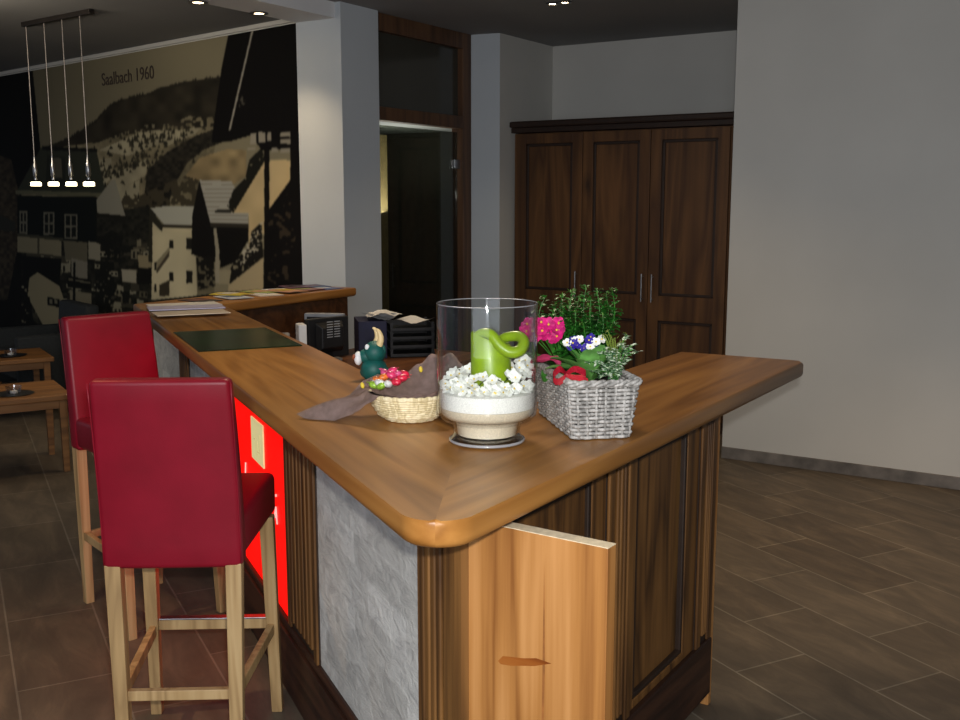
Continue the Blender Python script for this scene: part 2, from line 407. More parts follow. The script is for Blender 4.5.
def paint(X, Y):
    C = np.zeros(X.shape + (3,)); C[:] = (128, 120, 96)
    n2, n4, n9, n20, n45 = vnoise(X, Y, 1.7), vnoise(X, Y, 2.9), vnoise(X, Y, 9), vnoise(X, Y, 20), vnoise(X, Y, 45)
    def mask(poly): return inpoly(X, Y, poly)
    def fill(m, c): C[m] = c
    C[:] *= (1 + .06*(n45-.5) - .001*(230-np.clip(X, 0, 230)))[..., None]
    # slopes
    m = mask([(30,150),(45,146),(100,141),(160,127),(215,112),(215,300),(0,330),(0,200)])
    C[m] = (np.array((122, 113, 88)) * (.66+.3*n20[..., None]+.2*n4[..., None]))[m]
    # snow fields, then single firs standing on them
    for q in ([(100,150),(150,128),(190,130),(172,140),(128,156)],[(110,176),(150,158),(146,176),(118,190)],[(100,160),(112,158),(112,178),(100,190)],[(160,138),(205,124),(196,134),(168,146)],[(104,196),(140,180),(140,200),(120,206)]):
        mq = mask(q); C[mq] = (np.array((150, 142, 116))*(.88+.2*n9[..., None]))[mq]
    tr_ = random.Random(5)
    for _ in range(280):
        if _ < 110: x = tr_.gauss(152, 26); y = 150-.18*(x-100)+tr_.gauss(0, 6)
        elif _ < 190: x = tr_.uniform(98, 160); y = 178-.35*(x-98)+tr_.gauss(0, 5)
        else: x = tr_.uniform(95, 200); y = tr_.uniform(140, 215)
        h = tr_.uniform(3, 7); w_ = tr_.uniform(1.0, 2.2); g_ = tr_.uniform(.8, 1.4)
        if x > 216 or x < 60: continue
        bx = (np.abs(X-x) < 4) & (Y < y+1) & (Y > y-h-1)
        if not bx.any(): continue
        tq = bx & (np.abs(X-x) < w_*(Y-(y-h))/h) & (Y < y); C[tq] = np.array((46, 43, 33))*g_
    # far ridge
    m = mask([(40,149),(70,138),(95,122),(112,104),(125,99),(150,93),(160,88),(185,82),(222,77),(222,112),(208,118),(190,116),(172,124),(150,124),(120,134),(100,142),(60,147)])
    m = m | (mask([(90,142),(222,100),(222,126),(150,131)]) & (n4 > .5))
    C[m] = (np.array((44, 40, 31)) * (.7+.6*n9[..., None]))[m]
    for _ in range(90):
        x = tr_.uniform(60, 220); y = 149-.42*(x-60)+.0006*(x-60)**2*1.0 if False else np.interp(x, [45,70,95,112,125,150,185,222], [149,139,123,105,100,94,83,78]); h = tr_.uniform(1.5, 4)
        tq = (np.abs(X-x) < 1.4*(Y-(y-h))/h) & (Y < y+1) & (Y > y-h); C[tq] = (40, 37, 29)
    # diagonal forest
    m = mask([(143,212),(148,170),(168,152),(196,136),(218,128),(228,140),(204,150),(188,163),(178,180),(168,205),(150,222)])
    C[m] = (np.array((38, 35, 28)) * (.6+.8*n4[..., None]))[m]
    m = mask([(186,176),(200,158),(228,149),(247,150),(247,176),(232,186),(200,182)]); C[m] = (np.array((140, 122, 88)) * (.7+.5*n9[..., None]))[m]
    m = mask([(118,212),(126,192),(140,196),(160,186),(186,176),(200,180),(198,208),(150,208)]) & (n4*.5+n9*.5 > .42); fill(m, (62, 56, 42))
    # village clutter, lower left
    m = mask([(0,235),(150,205),(155,300),(300,285),(300,420),(0,420)])
    C[m] = (np.array((34, 33, 26))*(.6+.8*n4[..., None]))[m]
    for _ in range(170):
        x = tr_.uniform(5, 155); y = tr_.uniform(232, 330); w_ = tr_.uniform(4, 15); h = tr_.uniform(3, 10); sk = tr_.uniform(-1.5, 2.5)
        c = tr_.choice([(112, 105, 84), (88, 82, 64), (62, 58, 46), (26, 26, 21), (132, 126, 104), (24, 24, 19), (48, 46, 36)])
        C[mask([(x,y),(x+w_,y+sk),(x+w_,y+sk+h),(x,y+h)]) & m] = c
        if sum(c) > 230 and w_ > 7:
            for q in range(2): C[mask([(x+2+q*4,y+2),(x+4+q*4,y+2),(x+4+q*4,y+h-1),(x+2+q*4,y+h-1)]) & m] = (30, 29, 23)
    # left black building
    fill(mask([(-400,40),(0,72),(33,68),(41,148),(22,192),(22,330),(-20,420),(-400,420)]), (17, 16, 14))
    m = mask([(0,155),(12,160),(20,195),(20,240),(8,300),(0,300)]); C[m] = (np.array((60, 52, 40))*(.6+.6*n4[..., None]))[m]
    m = mask([(0,215),(16,222),(16,232),(0,230)]); fill(m, (44, 44, 38))
    # big house left of centre
    fill(mask([(42,147),(97,150),(106,193),(18,190)]), (50, 52, 42))
    fill(mask([(43,146),(98,149),(98,152),(43,150)]), (24, 24, 20))
    fill(mask([(48,155),(66,157),(66,186),(46,185)]), (38, 40, 33))
    fill(mask([(54,158),(62,158),(63,178),(55,178)]), (84, 80, 66))
    fill(mask([(16,190),(106,193),(106,197),(16,194)]), (92, 90, 70))
    fill(mask([(18,196),(98,197),(97,242),(18,238)]), (17, 20, 17))
    for x0, x1, y0, y1 in ((20, 28, 211, 234), (44, 55, 212, 235), (65, 78, 214, 239)):
        fill(mask([(x0,y0),(x1,y0),(x1,y1),(x0,y1)]), (104, 100, 86))
        xm = (x0+x1)/2; ym = (y0+y1)/2
        for a, b in ((x0+1.5, xm-.8), (xm+.8, x1-1.5)):
            fill(mask([(a,y0+2),(b,y0+2),(b,ym-1),(a,ym-1)]), (22, 24, 20)); fill(mask([(a,ym+1),(b,ym+1),(b,y1-2),(a,y1-2)]), (22, 24, 20))
    fill(mask([(18,236),(62,240),(62,256),(18,252)]), (124, 116, 92)); fill(mask([(18,233),(64,238),(64,241),(18,236)]), (60, 58, 46))
    fill(mask([(38,237),(40,237),(40,254),(38,254)]), (70, 66, 52))
    fill(mask([(97,200),(112,180),(116,180),(126,216),(98,213)]), (134, 130, 114)); fill(mask([(97,213),(127,216),(127,219),(97,217)]), (30, 28, 22))
    fill(mask([(22,256),(62,259),(60,288),(40,275),(24,282)]), (18, 18, 15))
    fill(mask([(64,240),(88,243),(88,262),(66,260)]), (96, 90, 72)); fill(mask([(89,241),(101,244),(101,261),(89,259)]), (134, 128, 108))
    fill(mask([(72,258),(88,262),(88,280),(72,276)]), (122, 116, 100)); fill(mask([(68,276),(92,280),(92,290),(68,287)]), (20, 20, 16))
    fill(mask([(69,278),(91,282),(91,284),(69,280)]), (100, 94, 76))
    fill(mask([(30,278),(38,272),(60,286),(64,298),(64,326),(44,326),(28,296)]), (138, 128, 100)); fill(mask([(48,297),(64,300),(64,308),(48,305)]), (20, 20, 16))
    for x0 in (50, 55, 60): fill(mask([(x0,299),(x0+3,299.5),(x0+3,304),(x0,303.5)]), (110, 104, 84))
    fill(mask([(14,262),(28,284),(34,320),(44,330),(16,330)]) & (n4 > .3), (20, 20, 16))
    fill(mask([(70,290),(92,293),(92,318),(72,316)]), (120, 112, 90)); fill(mask([(74,262),(76,262),(76,318),(73,318)]), (20, 20, 16))
    fill(mask([(122,269),(137,270),(137,283),(123,282)]), (158, 150, 128)); fill(mask([(96,262),(112,262),(118,300),(96,316)]) & (n4 > .36), (24, 24, 19))
    fill(mask([(138,255),(152,256),(152,268),(140,268)]), (140, 128, 98)); fill(mask([(138,268),(153,268),(153,284),(138,284)]), (22, 21, 17))
    fill(mask([(104,236),(112,230),(124,236),(120,262),(106,262)]) & (n4 > .42), (24, 24, 19))
    # white house
    m = mask([(153,214),(163,225),(195,225),(198,294),(196,296),(152,300)]); C[m] = (np.array((196, 184, 148))*(.86+.2*n20[..., None]))[m]
    fill(mask([(150,208),(163,225),(163,232),(153,222),(153,262),(149,262)]), (44, 42, 32))
    fill(mask([(151,208),(166,206),(196,206),(195,226),(164,224)]), (168, 166, 150))
    fill(mask([(163,224),(196,226),(196,229),(163,227)]), (50, 46, 36))
    for x0, y0, x1, y1 in ((187,238,193,249),(187,271,193,283),(170,240,174,248),(170,272,174,281),(155,262,157,270),(155,284,157,292)):
        fill(mask([(x0,y0),(x1,y0),(x1,y1),(x0,y1)]), (32, 30, 24))
    fill(mask([(157,262),(170,247),(170,251),(157,270)]), (140, 130, 102)); fill(mask([(157,270),(170,251),(170,256),(157,274)]), (70, 62, 48)); fill(mask([(160,285),(170,280),(170,296),(160,296)]), (60, 54, 40))
    # dark barn with pale roof
    fill(mask([(200,180),(193,215),(192,254),(216,262),(240,250),(250,230),(212,224)]), (20, 18, 15))
    fill(mask([(200,180),(232,181),(249,213),(249,224),(211,223)]), (160, 156, 142))
    for k in range(9):
        yy = 184+k*4.4; fill(mask([(200+k*1.2,yy),(250,yy),(250,yy+.9),(200+k*1.2,yy+.9)]) & mask([(200,180),(232,181),(249,213),(249,224),(211,223)]), (128, 124, 112))
    fill(mask([(215,210),(232,210),(232,213),(216,213)]), (40, 38, 32))
    fill(mask([(211,223),(249,224),(249,228),(211,227)]), (48, 44, 36)); fill(mask([(214,228),(217,228),(220,250),(220,283),(216,283),(216,250)]), (150, 142, 120))
    fill(mask([(197,258),(214,256),(216,286),(199,290)]) & (n4 > .35), (26, 24, 19)); fill(mask([(220,228),(249,228),(249,240),(236,262),(221,268)]), (18, 16, 13))
    # gabled house at the right
    m = mask([(232,213),(262,166),(266,160),(292,160),(292,196),(268,214),(266,232),(250,250),(249,213)]); C[m] = (np.array((196, 172, 126))*(.88+.16*n20[..., None]))[m]
    fill(mask([(228,206),(234,190),(246,178),(250,160),(262,148),(266,160),(234,213)]) & (n2*.4+n4*.6 > .22), (28, 27, 20))
    fill(mask([(226,282),(234,262),(250,246),(252,232),(262,222),(264,258),(232,284)]) & (n4 > .2), (26, 24, 19))
    fl_ = mask([(236,262),(250,240),(256,224),(264,222),(264,246),(240,268)]) & (n2 > .68); fill(fl_, (176, 168, 146))
    fill(mask([(229,285),(264,257),(264,290),(229,292)]), (168, 152, 118)); fill(mask([(220,270),(232,270),(230,284),(220,284)]), (150, 140, 112))
    # huge dark eave
    fill(mask([(230,29),(262,10),(330,10),(330,300),(264,300),(265,216),(291,180),(291,160),(291,150),(262,150),(252,135),(232,141),(212,143),(216,112),(222,70)]), (13, 11, 10))
    fill(mask([(265,150),(270,150),(270,216),(265,216)]), (16, 14, 12))
    for x0, y0, x1, y1 in ((251,133,257,144),(259,132,266,143),(268,132,272,141),(281,132,291,137),(281,139,291,144),(281,148,291,153),(272,148,279,152),(248,148,256,150)):
        fill(mask([(x0,y0),(x1,y0),(x1,y1),(x0,y1)]), (150, 142, 124))
    m = mask([(268,225),(290,190),(296,230),(296,284),(268,284)]) & (n4*.5+n9*.5 > .66); fill(m, (52, 44, 34))
    fill(mask([(253,27),(255,27),(231,131),(229,131)]), (150, 144, 130)); fill(mask([(236,92),(246,98),(246,104),(240,108)]) & (n2 > .5), (80, 76, 66))
    return C
Lw = (W1 - W0).length; nz = 360; z0m, z1m = .02, CE - .045
us = np.concatenate([np.linspace(0, 3.3, 80)[:-1], np.linspace(3.3, Lw, 820)]); nx = len(us); zs = np.linspace(z0m, z1m, nz)
U, Z_ = np.meshgrid(us, zs, indexing='ij')
WX = W0.x + mdir.x*U; WY = W0.y + mdir.y*U
dz = Z_-CAMH; zc = WY*cp-dz*sp; yc = WY*sp+dz*cp
PXm = 480+F*WX/zc; PYm = 360-F*yc/zc
cols = paint(PXm, PYm)/255.
for _ in range(2):
    pd = np.pad(cols, ((1, 1), (1, 1), (0, 0)), 'edge'); cols = (pd[:-2, 1:-1]+pd[2:, 1:-1]+pd[1:-1, :-2]+pd[1:-1, 2:]+2*cols)/6
cols = np.clip(cols*1.08, 0, 1)
cols = np.where(cols <= .04045, cols/12.92, ((cols+.055)/1.055)**2.4)
me = bpy.data.meshes.new('mural')
co = np.stack([U, np.full(U.shape, -.006), Z_], -1).reshape(-1, 3)
i, j = np.meshgrid(np.arange(nx-1), np.arange(nz-1), indexing='ij'); b0 = (i*nz+j).ravel()
me.from_pydata([], [], [])
me.vertices.add(nx*nz); me.vertices.foreach_set('co', co.ravel())
fc = np.stack([b0, b0+nz, b0+nz+1, b0+1], -1)
me.loops.add(fc.size); me.loops.foreach_set('vertex_index', fc.ravel())
me.polygons.add(len(fc)); me.polygons.foreach_set('loop_start', np.arange(0, fc.size, 4)); me.polygons.foreach_set('loop_total', np.full(len(fc), 4))
me.update(calc_edges=True); me.validate()
ca = me.color_attributes.new('picture', 'FLOAT_COLOR', 'POINT')
ca.data.foreach_set('color', np.concatenate([cols.reshape(-1, 3), np.ones((nx*nz, 1))], 1).ravel())
mm, nt, b = nm('printed_mural'); at = N(nt, 'ShaderNodeAttribute', attribute_name='picture'); nt.links.new(at.outputs[0], b.inputs['Base Color'])
b.inputs['Roughness'].default_value = .8; b.inputs['Specular IOR Level'].default_value = .15
me.materials.append(mm)
mural = bpy.data.objects.new('mural', me); COL.objects.link(mural)
mural.location = (W0.x, W0.y, 0); mural.rotation_euler = (0, 0, math.atan2(mdir.y, mdir.x))
tag(mural, 'wall-sized sepia photo mural of an alpine village on the far left wall', 'mural')
def text(name, body, size, m, parent, loc, rot, ext=.001, shear=0, align='LEFT'):
    c = bpy.data.curves.new(name, 'FONT'); c.body = body; c.size = size; c.extrude = ext; c.shear = shear; c.align_x = align
    o = bpy.data.objects.new(name, c); COL.objects.link(o)
    dg = bpy.context.evaluated_depsgraph_get(); me_ = bpy.data.meshes.new_from_object(o.evaluated_get(dg))
    bpy.data.objects.remove(o); me_.name = name
    o = bpy.data.objects.new(name, me_); COL.objects.link(o); me_.materials.clear(); me_.materials.append(m)
    o.parent = parent; o.location = loc; o.rotation_euler = rot
    return o
def onmural(x, y): p = atplane(x, y, W0, W1); return (V2(p)-W0).dot(mdir), p.z
t0 = onmural(103, 86); t1 = onmural(155, 80)
tx = text('lettering', 'Saalbach 1960', .155, plain('mural_ink', (62, 50, 42), .8, .02), mural, (t0[0], -.012, t0[1]), (math.pi/2, 0, 0))
wd = tx.dimensions.x
tx.scale = ((t1[0]-t0[0])/max(wd, .01),)*2 + (1,)

# ------------------------------------------------------------------ counter frames
PL = Vector((-.498, 2.567)); vL = Vector((-math.sin(rad(24.5)), math.cos(rad(24.5)))); nL = Vector((vL.y, -vL.x))
PR = Vector((.245, 2.172)); vR = Vector((math.sin(rad(32.6)), math.cos(rad(32.6)))); nR = Vector((-vR.y, vR.x))
RL = math.atan2(-vL.y, -vL.x); RR = math.atan2(vR.y, vR.x)
C_ = 1.15; TH = .054
def inv(P, ang, w): w = V2(w) - P; c, s = math.cos(-ang), math.sin(-ang); return Vector((w.x*c - w.y*s, w.x*s + w.y*c))
def isect(P, d, Q, e):
    w = Q - P; den = d.x*e.y - d.y*e.x; t = (w.x*e.y - w.y*e.x)/den; return P + d*t
V0 = isect(PL, vL, PR, vR)
half = (rad(24.5+32.6))/2; r0 = .075; dd = r0/math.tan(half)
TL = V0 + vL*dd; TR = V0 + vR*dd; cc = TL + nL*r0; bis = (vL+vR).normalized()
WL = .435; WR = .455
VI = isect(PL + nL*WL, vL, PR + nR*WR, vR)
# arc left half (from TL to bisector point) and right half
def arc(a, b, n=8):
    a0 = math.atan2(a.y-cc.y, a.x-cc.x); a1 = math.atan2(b.y-cc.y, b.x-cc.x)
    while a1-a0 > math.pi: a1 -= 2*math.pi
    while a1-a0 < -math.pi: a1 += 2*math.pi
    return [cc + Vector((math.cos(a0+(a1-a0)*i/n), math.sin(a0+(a1-a0)*i/n)))*r0 for i in range(n+1)]
mid = cc - (VI - V0).normalized()*r0
md = (VI - V0).normalized(); mid = cc - bis*r0
# back arm
BF1 = V2(atz(356, 287.6, C_)); 
LI = isect(PL + nL*WL, vL, BF1, Vector((math.sin(rad(30)), math.cos(rad(30)))))
vK = (BF1 - LI).normalized(); nK = Vector((-vK.y, vK.x)); WK = .40
LE = isect(PL, vL, BF1 + nK*WK, vK)     # far outer corner
BE = BF1 + nK*WK
ctop = empty('countertop', (0, 0, 0), label='long V-shaped brown oak countertop with rounded front corner, running along both counter arms', cat='countertop')
def board(name, poly, P, ang, sharp, m):
    """poly in world xy; edges listed in sharp (index pairs i,i+1) stay square"""
    bm = BM(); q = [inv(P, ang, p) for p in poly]
    a, b_ = prism(bm, q, C_-TH, C_)
    n = len(q); es = []; eb = []
    for i in range(n):
        if i in sharp: continue
        es.append(bm.edges.get((b_[i], b_[(i+1) % n]))); eb.append(bm.edges.get((a[i], a[(i+1) % n])))
    bmesh.ops.bevel(bm, geom=es, offset=.011, segments=4, affect='EDGES', profile=.5)
    eb = [e for e in eb if e.is_valid]
    bmesh.ops.bevel(bm, geom=eb, offset=.018, segments=4, affect='EDGES', profile=.5)
    return obj(name, bm, m, ctop, loc=(P.x, P.y, 0), rot=(0, 0, ang), smooth='auto')
aL = arc(mid, TL); aR = arc(TR, mid)
polyL = aL + [LE, LI, VI]
board('left_board', polyL, PL, RL, {len(aL), len(polyL)-1}, M['top_x'])
tipo = PR + vR*1.645; tipi = PR + nR*WR + vR*1.625
# small rounding at the outer tip
polyR = [VI, tipi] + [tipo + nR*.05, tipo + nR*.018 - vR*.012 + vR*.006, tipo - vR*.04] + aR
board('right_board', polyR, PR, RR, {len(polyR)-1}, M['top_x'])
polyK = [LI, LE, BE, BF1]
angK = math.atan2(vK.y, vK.x)
board('back_board', polyK, LI, angK, {0}, M['top_x'])

# ------------------------------------------------------------------ counter base
base = empty('reception_counter', (0, 0, 0), label='angled reception counter body of stained wood with stone and red lit panels', cat='counter')
def onL(name, bm, m, parent=base, smooth=False, **k): return obj(name, bm, m, parent, loc=(PL.x, PL.y, 0), rot=(0, 0, RL), smooth=smooth, **k)
def onR(name, bm, m, parent=base, smooth=False, **k): return obj(name, bm, m, parent, loc=(PR.x, PR.y, 0), rot=(0, 0, RR), smooth=smooth, **k)
ZT = C_ - TH - .001; dL = .21; dR = .18
FC = isect(PL + nL*dL, vL, PR + nR*dR, vR)
sLc = (FC-PL).dot(vL); sRc = (FC-PR).dot(vR)       # corner in both frames
sLe = 3.3
# core carcass behind the facings
cor = [FC + nL*.02+nR*.02, PL + nL*(dL+.02) + vL*sLe, PL + nL*(dL+.19) + vL*sLe, isect(PL+nL*(dL+.19), vL, PR+nR*(dR+.19), vR), PR + nR*(dR+.19) + vR*1.25, PR + nR*(dR+.02) + vR*1.25]
bm = BM(); prism(bm, cor, .02, ZT); obj('carcass', bm, M['base'], base)
def lb(bm, s0, s1, d0, d1, z0, z1, bev=0): box(bm, -s1, -s0, d0, d1, z0, z1, bev)
def flutes(name, s0, s1, d, on, z0, z1, left, n=5, m=None):
    """a pilaster: flat board with raised reeds"""
    bm = BM(); w = s1-s0
    f = (lambda a, b, c, e, z0, z1, bv=0: lb(bm, a, b, c, e, z0, z1, bv)) if left else (lambda a, b, c, e, z0, z1, bv=0: box(bm, a, b, c, e, z0, z1, bv))
    bmk_ = BM(); f2 = (lambda a, b: lb(bmk_, a, b, d+.001, d+.02, z0, z1)) if left else (lambda a, b: box(bmk_, a, b, d+.001, d+.02, z0, z1)); f2(s0, s1)
    f(s0, s0+.035, d-.008, d+.001, z0, z1, .003); f(s1-.035, s1, d-.008, d+.001, z0, z1, .003)
    g = (w-.09)/n
    for k in range(n):
        a = s0+.045+k*g; f(a+g*.15, a+g*.85, d-.010, d+.001, z0+.03, z1, .004)
    p = on(name, bmk_, M['base_groove'])
    r_ = on('reeding', bm, m or M['base'], p); r_.location = (0, 0, 0); r_.rotation_euler = (0, 0, 0)
    return p
zb = .25
# left face, from the corner backwards
flutes('pilaster', sLc+.045, -.415, dL-.002, onL, zb, ZT, True, 3)
def stonepanel(s0, s1):
    bm = BM(); lb(bm, s0, s1, dL+.006, dL+.02, zb, ZT); return onL('stone_panel', bm, M['stone'], label='grey split-face stone panel')
stonepanel(-.415, .48)
flutes('pilaster', .48, .845, dL, onL, zb, ZT, True, 6)
bm = BM(); lb(bm, .845, 1.98, dL+.008, dL+.02, zb, ZT); redp = onL('red_panel', bm, M['red_glow'], label='backlit bright red panel')
flutes('pilaster', 1.98, 2.12, dL, onL, zb, ZT, True, 2)
stonepanel(2.12, 2.85); flutes('pilaster', 2.85, 3.12, dL, onL, zb, ZT, True, 4); stonepanel(3.12, sLe)
bm = BM(); lb(bm, sLe, 4.25, dL+.006, dL+.16, 0, .93); onL('low_wall', bm, M['stone'], label='low grey stone end wall')
bm = BM(); lb(bm, sLc-.0, sLe, dL-.018, dL+.02, .0, zb-.03, .004); lb(bm, sLc, sLe, dL-.008, dL+.02, zb-.03, zb, .006); onL('plinth', bm, M['base_dark'])
# things on the red panel
bm = BM(); lb(bm, 1.20, 1.40, dL+.003, dL+.0079, .715, .878, .001); st = onL('white_plate', bm, M['plate_white'], redp); st.parent = base
bm = BM()
for a, c, e, g in ((1.25, 1.2535, .76, .83), (1.25, 1.29, .76, .763), (1.29, 1.2935, .745, .80), (1.32, 1.35, .80, .803)): lb(bm, a, c, dL+.0015, dL+.0031, e, g)
lk = onL('line_drawing', bm, emis('grey_print', (178, 168, 118), .75), st); lk.parent = st; lk.location = (0, 0, 0); lk.rotation_euler = (0, 0, 0)
for body, s, z, sz in (('L', 1.56, .60, .09), ('A', 1.075, .555, .09), ('.', 1.035, .655, .09)):
    text('lettering', body, sz, M['letter'], redp, (-s, dL+.005, z), (math.pi/2, 0, 0), .0015, .25)
# corner column
bm = BM(); rc = .045
ccx = FC + (nL+nR).normalized() * .03
prof = []
cut = [PL + nL*(dL-.012) + vL*(sLc+.055), PR + nR*(dR-.012) + vR*(sRc+.03)]
o_ = isect(PL+nL*(dL-.012), vL, PR+nR*(dR-.012), vR)
pts = [cut[0]] + [cut[0].lerp(o_, .55), o_.lerp(FC, .35).lerp(cut[0].lerp(cut[1], .5), .18), cut[1].lerp(o_, .45)] + [cut[1], PR+nR*(dR+.04)+vR*(sRc+.06), PL+nL*(dL+.04)+vL*(sLc+.08)]
prism(bm, pts, 0, ZT)
obj('corner_column', bm, M['base'], base)
# right face
zt = .985
def frame_panel(s0, s1, z0, z1):
    bm = BM(); box(bm, s0, s1, dR+.018, dR+.03, z0, z1)
    p = onR('recessed_panel', bm, M['pine'])
    bm = BM(); w = .016
    for a, b, e, f in ((s0, s1, z0, z0+w), (s0, s1, z1-w, z1), (s0, s0+w, z0, z1), (s1-w, s1, z0, z1)): box(bm, a, b, dR+.002, dR+.022, e, f, .004)
    m_ = onR('moulding', bm, M['base_groove'], p); m_.parent = p; m_.location = (0, 0, 0); m_.rotation_euler = (0, 0, 0)
    return p
bm = BM()
for a, b, e, f in ((sRc+.04, 1.115, 1.0, ZT), (sRc+.04, -.12, zb, 1.0), (.36, .44, zb, 1.0), (.60, .64, zb, 1.0), (1.02, 1.115, zb, 1.0), (.64, 1.02, zb, .275), (-.12, .36, zb, .275)):
    box(bm, a, b, dR, dR+.03, e, f, .002)
onR('face_frame', bm, M['base'])
frame_panel(-.12, .36, .275, 1.0); frame_panel(.64, 1.02, .275, 1.0)
flutes('pilaster', .44, .60, dR-.004, onR, zb, ZT, False, 3); flutes('pilaster', 1.115, 1.25, dR-.004, onR, zb, ZT, False, 3)
bm = BM(); box(bm, sRc, 1.25, dR-.016, dR+.02, .05, zb, .005); onR('plinth', bm, M['base_dark'])
bm = BM(); box(bm, 1.25, 1.275, dR-.01, dR+.2, 0, ZT, .003); onR('end_board', bm, M['leaf_wood'])
# open door leaf standing out from the corner
H0 = V2(atz(503, 527, 1.05)); H1 = V2(atz(608, 549, 1.05)); ld = (H1-H0).normalized(); hl = H1 - ld*.345
bm = BM(); box(bm, 0, .345, 0, .034, .27, 1.05, .0015)
lf = obj('open_door', bm, M['leaf_wood'], base, loc=(hl.x, hl.y, 0), rot=(0, 0, math.atan2(ld.y, ld.x)), label='plain honey-coloured door leaf swung open')
bm = BM(); box(bm, .0, .345, 0.0005, .0335, 1.0501, 1.0515); e = obj('raw_edge', bm, M['leaf_edge'], lf)
# a knot and its scar in the leaf
bm = BM()
kn = [(.098, .694), (.11, .708), (.135, .712), (.16, .716), (.19, .724), (.225, .722), (.205, .714), (.185, .706), (.16, .700), (.13, .692), (.105, .689)]
vs = [bm.verts.new((x, -.0006, z+.068)) for x, z in kn]; bm.faces.new(vs)
obj('knot', bm, wood('knot_wood', (110, 52, 14), (140, 76, 26), (160, 96, 40), 'x', fib=90), lf)

bm = BM(); vs = [bm.verts.new((x, -.0005, z)) for x, z in ((.205,.30),(.2085,.30),(.2075,.60),(.210,.78),(.206,1.0),(.2045,.80),(.2035,.60))]; bm.faces.new(vs)
obj('grain_crack', bm, plain('grain_crack_wood', (150, 94, 44), .6, .1), lf)
# back arm front panel and end
bm = BM(); prism(bm, [LI + nK*.05 + vK*.0, LI + nK*.05 + vK*(BF1-LI).length*.98, LI + nK*.30 + vK*(BF1-LI).length*.98, LI + nK*.30], .02, ZT)
obj('back_panel', bm, wood('dark_brown_back_panel', (54, 30, 14), (74, 44, 22), (88, 54, 28), 'x', fib=40), base)

# dark green pad
pc = [atz(173, 333, C_), atz(270, 328, C_), atz(302, 344, C_), atz(197, 351, C_)]
ctr = (pc[0]+pc[1]+pc[2]+pc[3])/4
pl = [inv(PL, RL, p) for p in pc]; x0 = (pl[0].x+pl[1].x)/2; x1 = (pl[2].x+pl[3].x)/2
bm = BM(); box(bm, x0-.0, x1+.045, .012, WL-.035, C_, C_+.004, .001)
obj('counter_pad', bm, M['pad'], loc=(PL.x, PL.y, 0), rot=(0, 0, RL), label='dark green glossy rectangular pad lying flat on the left counter arm', cat='desk pad')

# papers on the far end of the left arm
papers = [((150,308),(224,305),(.21,.297),'white sheet of paper lying on the far end of the counter, uppermost at the back',(222,222,226),0),]
def sheet(name, c, w, l, ang, col, z, label, cat, group=None, th=.003, curl=0, blocks=None):
    bm = BM(); nx_ = 8; 
    vs = [[bm.verts.new((-w/2+w*i/nx_, y, curl*math.sin(math.pi*i/nx_)*.5+q)) for y, q in ((-l/2, 0), (l/2, 0), (l/2, th), (-l/2, th))] for i in range(nx_+1)]
    for A, B in zip(vs, vs[1:]):
        for k in range(4): bm.faces.new((A[k], A[(k+1) % 4], B[(k+1) % 4], B[k]))
    bm.faces.new(vs[0]); bm.faces.new(vs[-1][::-1])
    o = obj(name, bm, plain(name+'_paper', col, .45, .03, 12), loc=(c[0], c[1], z), rot=(0, 0, ang), label=label, cat=cat, group=group)
    if blocks:
        for (bx0, bx1, by0, by1, bc) in blocks:
            bm = BM(); k0 = curl*.5*math.sin(math.pi*(bx0/w+.5)) if curl else 0
            box(bm, bx0, bx1, by0, by1, th+curl*.5, th+.0006+curl*.5)
            obj('printed_picture', bm, plain('print', bc, .4, .1, 30), o)
    return o
aP = RL
p1 = atz(191, 315.5, C_); p2 = atz(186, 309, C_); p3 = atz(184, 305, C_); 
sheet('paper_sheet', p3, .19, .36, aP+.05, (226, 226, 222), C_+.001, 'white paper sheet at the back of the three on the far counter end', 'paper')
sheet('paper_sheet', p2, .19, .37, aP-.06, (196, 192, 220), C_+.006, 'pale lilac folder between the white and the cream paper on the far counter end', 'paper', th=.005)
sheet('paper_sheet', p1, .19, .34, aP+.02, (232, 214, 190), C_+.013, 'cream paper sheet nearest the viewer on the far counter end', 'paper')

# brochures along the back arm
cols_ = [((196,176,60),'yellow'),((190,196,204),'pale grey'),((120,70,60),'rust brown'),((206,200,190),'off-white'),((60,80,120),'blue'),((150,160,90),'olive'),((210,210,214),'white'),((90,60,80),'plum'),((190,140,110),'tan'),((70,90,140),'steel blue'),((40,36,40),'black')]
LK = (BF1-LI).length
spots = [(.06,.22,10),(.26,.17,1),(.36,.28,0),(.50,.16,3),(.60,.27,5),(.68,.15,8),(.76,.28,6),(.86,.17,2),(.92,.29,7),(1.0,.14,9),(1.06,.27,4)]
names_ = ['at the joint with the long arm','near the joint of the arms','beside the rust and grey ones','left of the middle','in the middle of the row','just right of the middle','two thirds along','toward the pillar','close to the pillar','next to the last one','at the pillar end']
for i_, ((s, d, c), wh) in enumerate(zip(spots, names_)):
    p = LI + vK*(s*LK/1.15) + nK*d
    cb = cols_[(c+3) % len(cols_)][0]
    sheet('brochure', p, .15, .21, angK+random.uniform(-.5, .5), cols_[c][0], C_+.001+.004*(i_ % 3), f'{cols_[c][1]} brochure on the back counter arm, {wh}', 'brochure', th=.003, curl=.006 if i_ % 3 == 2 else 0, blocks=[(-.05, .05, -.02, .07, cb)])

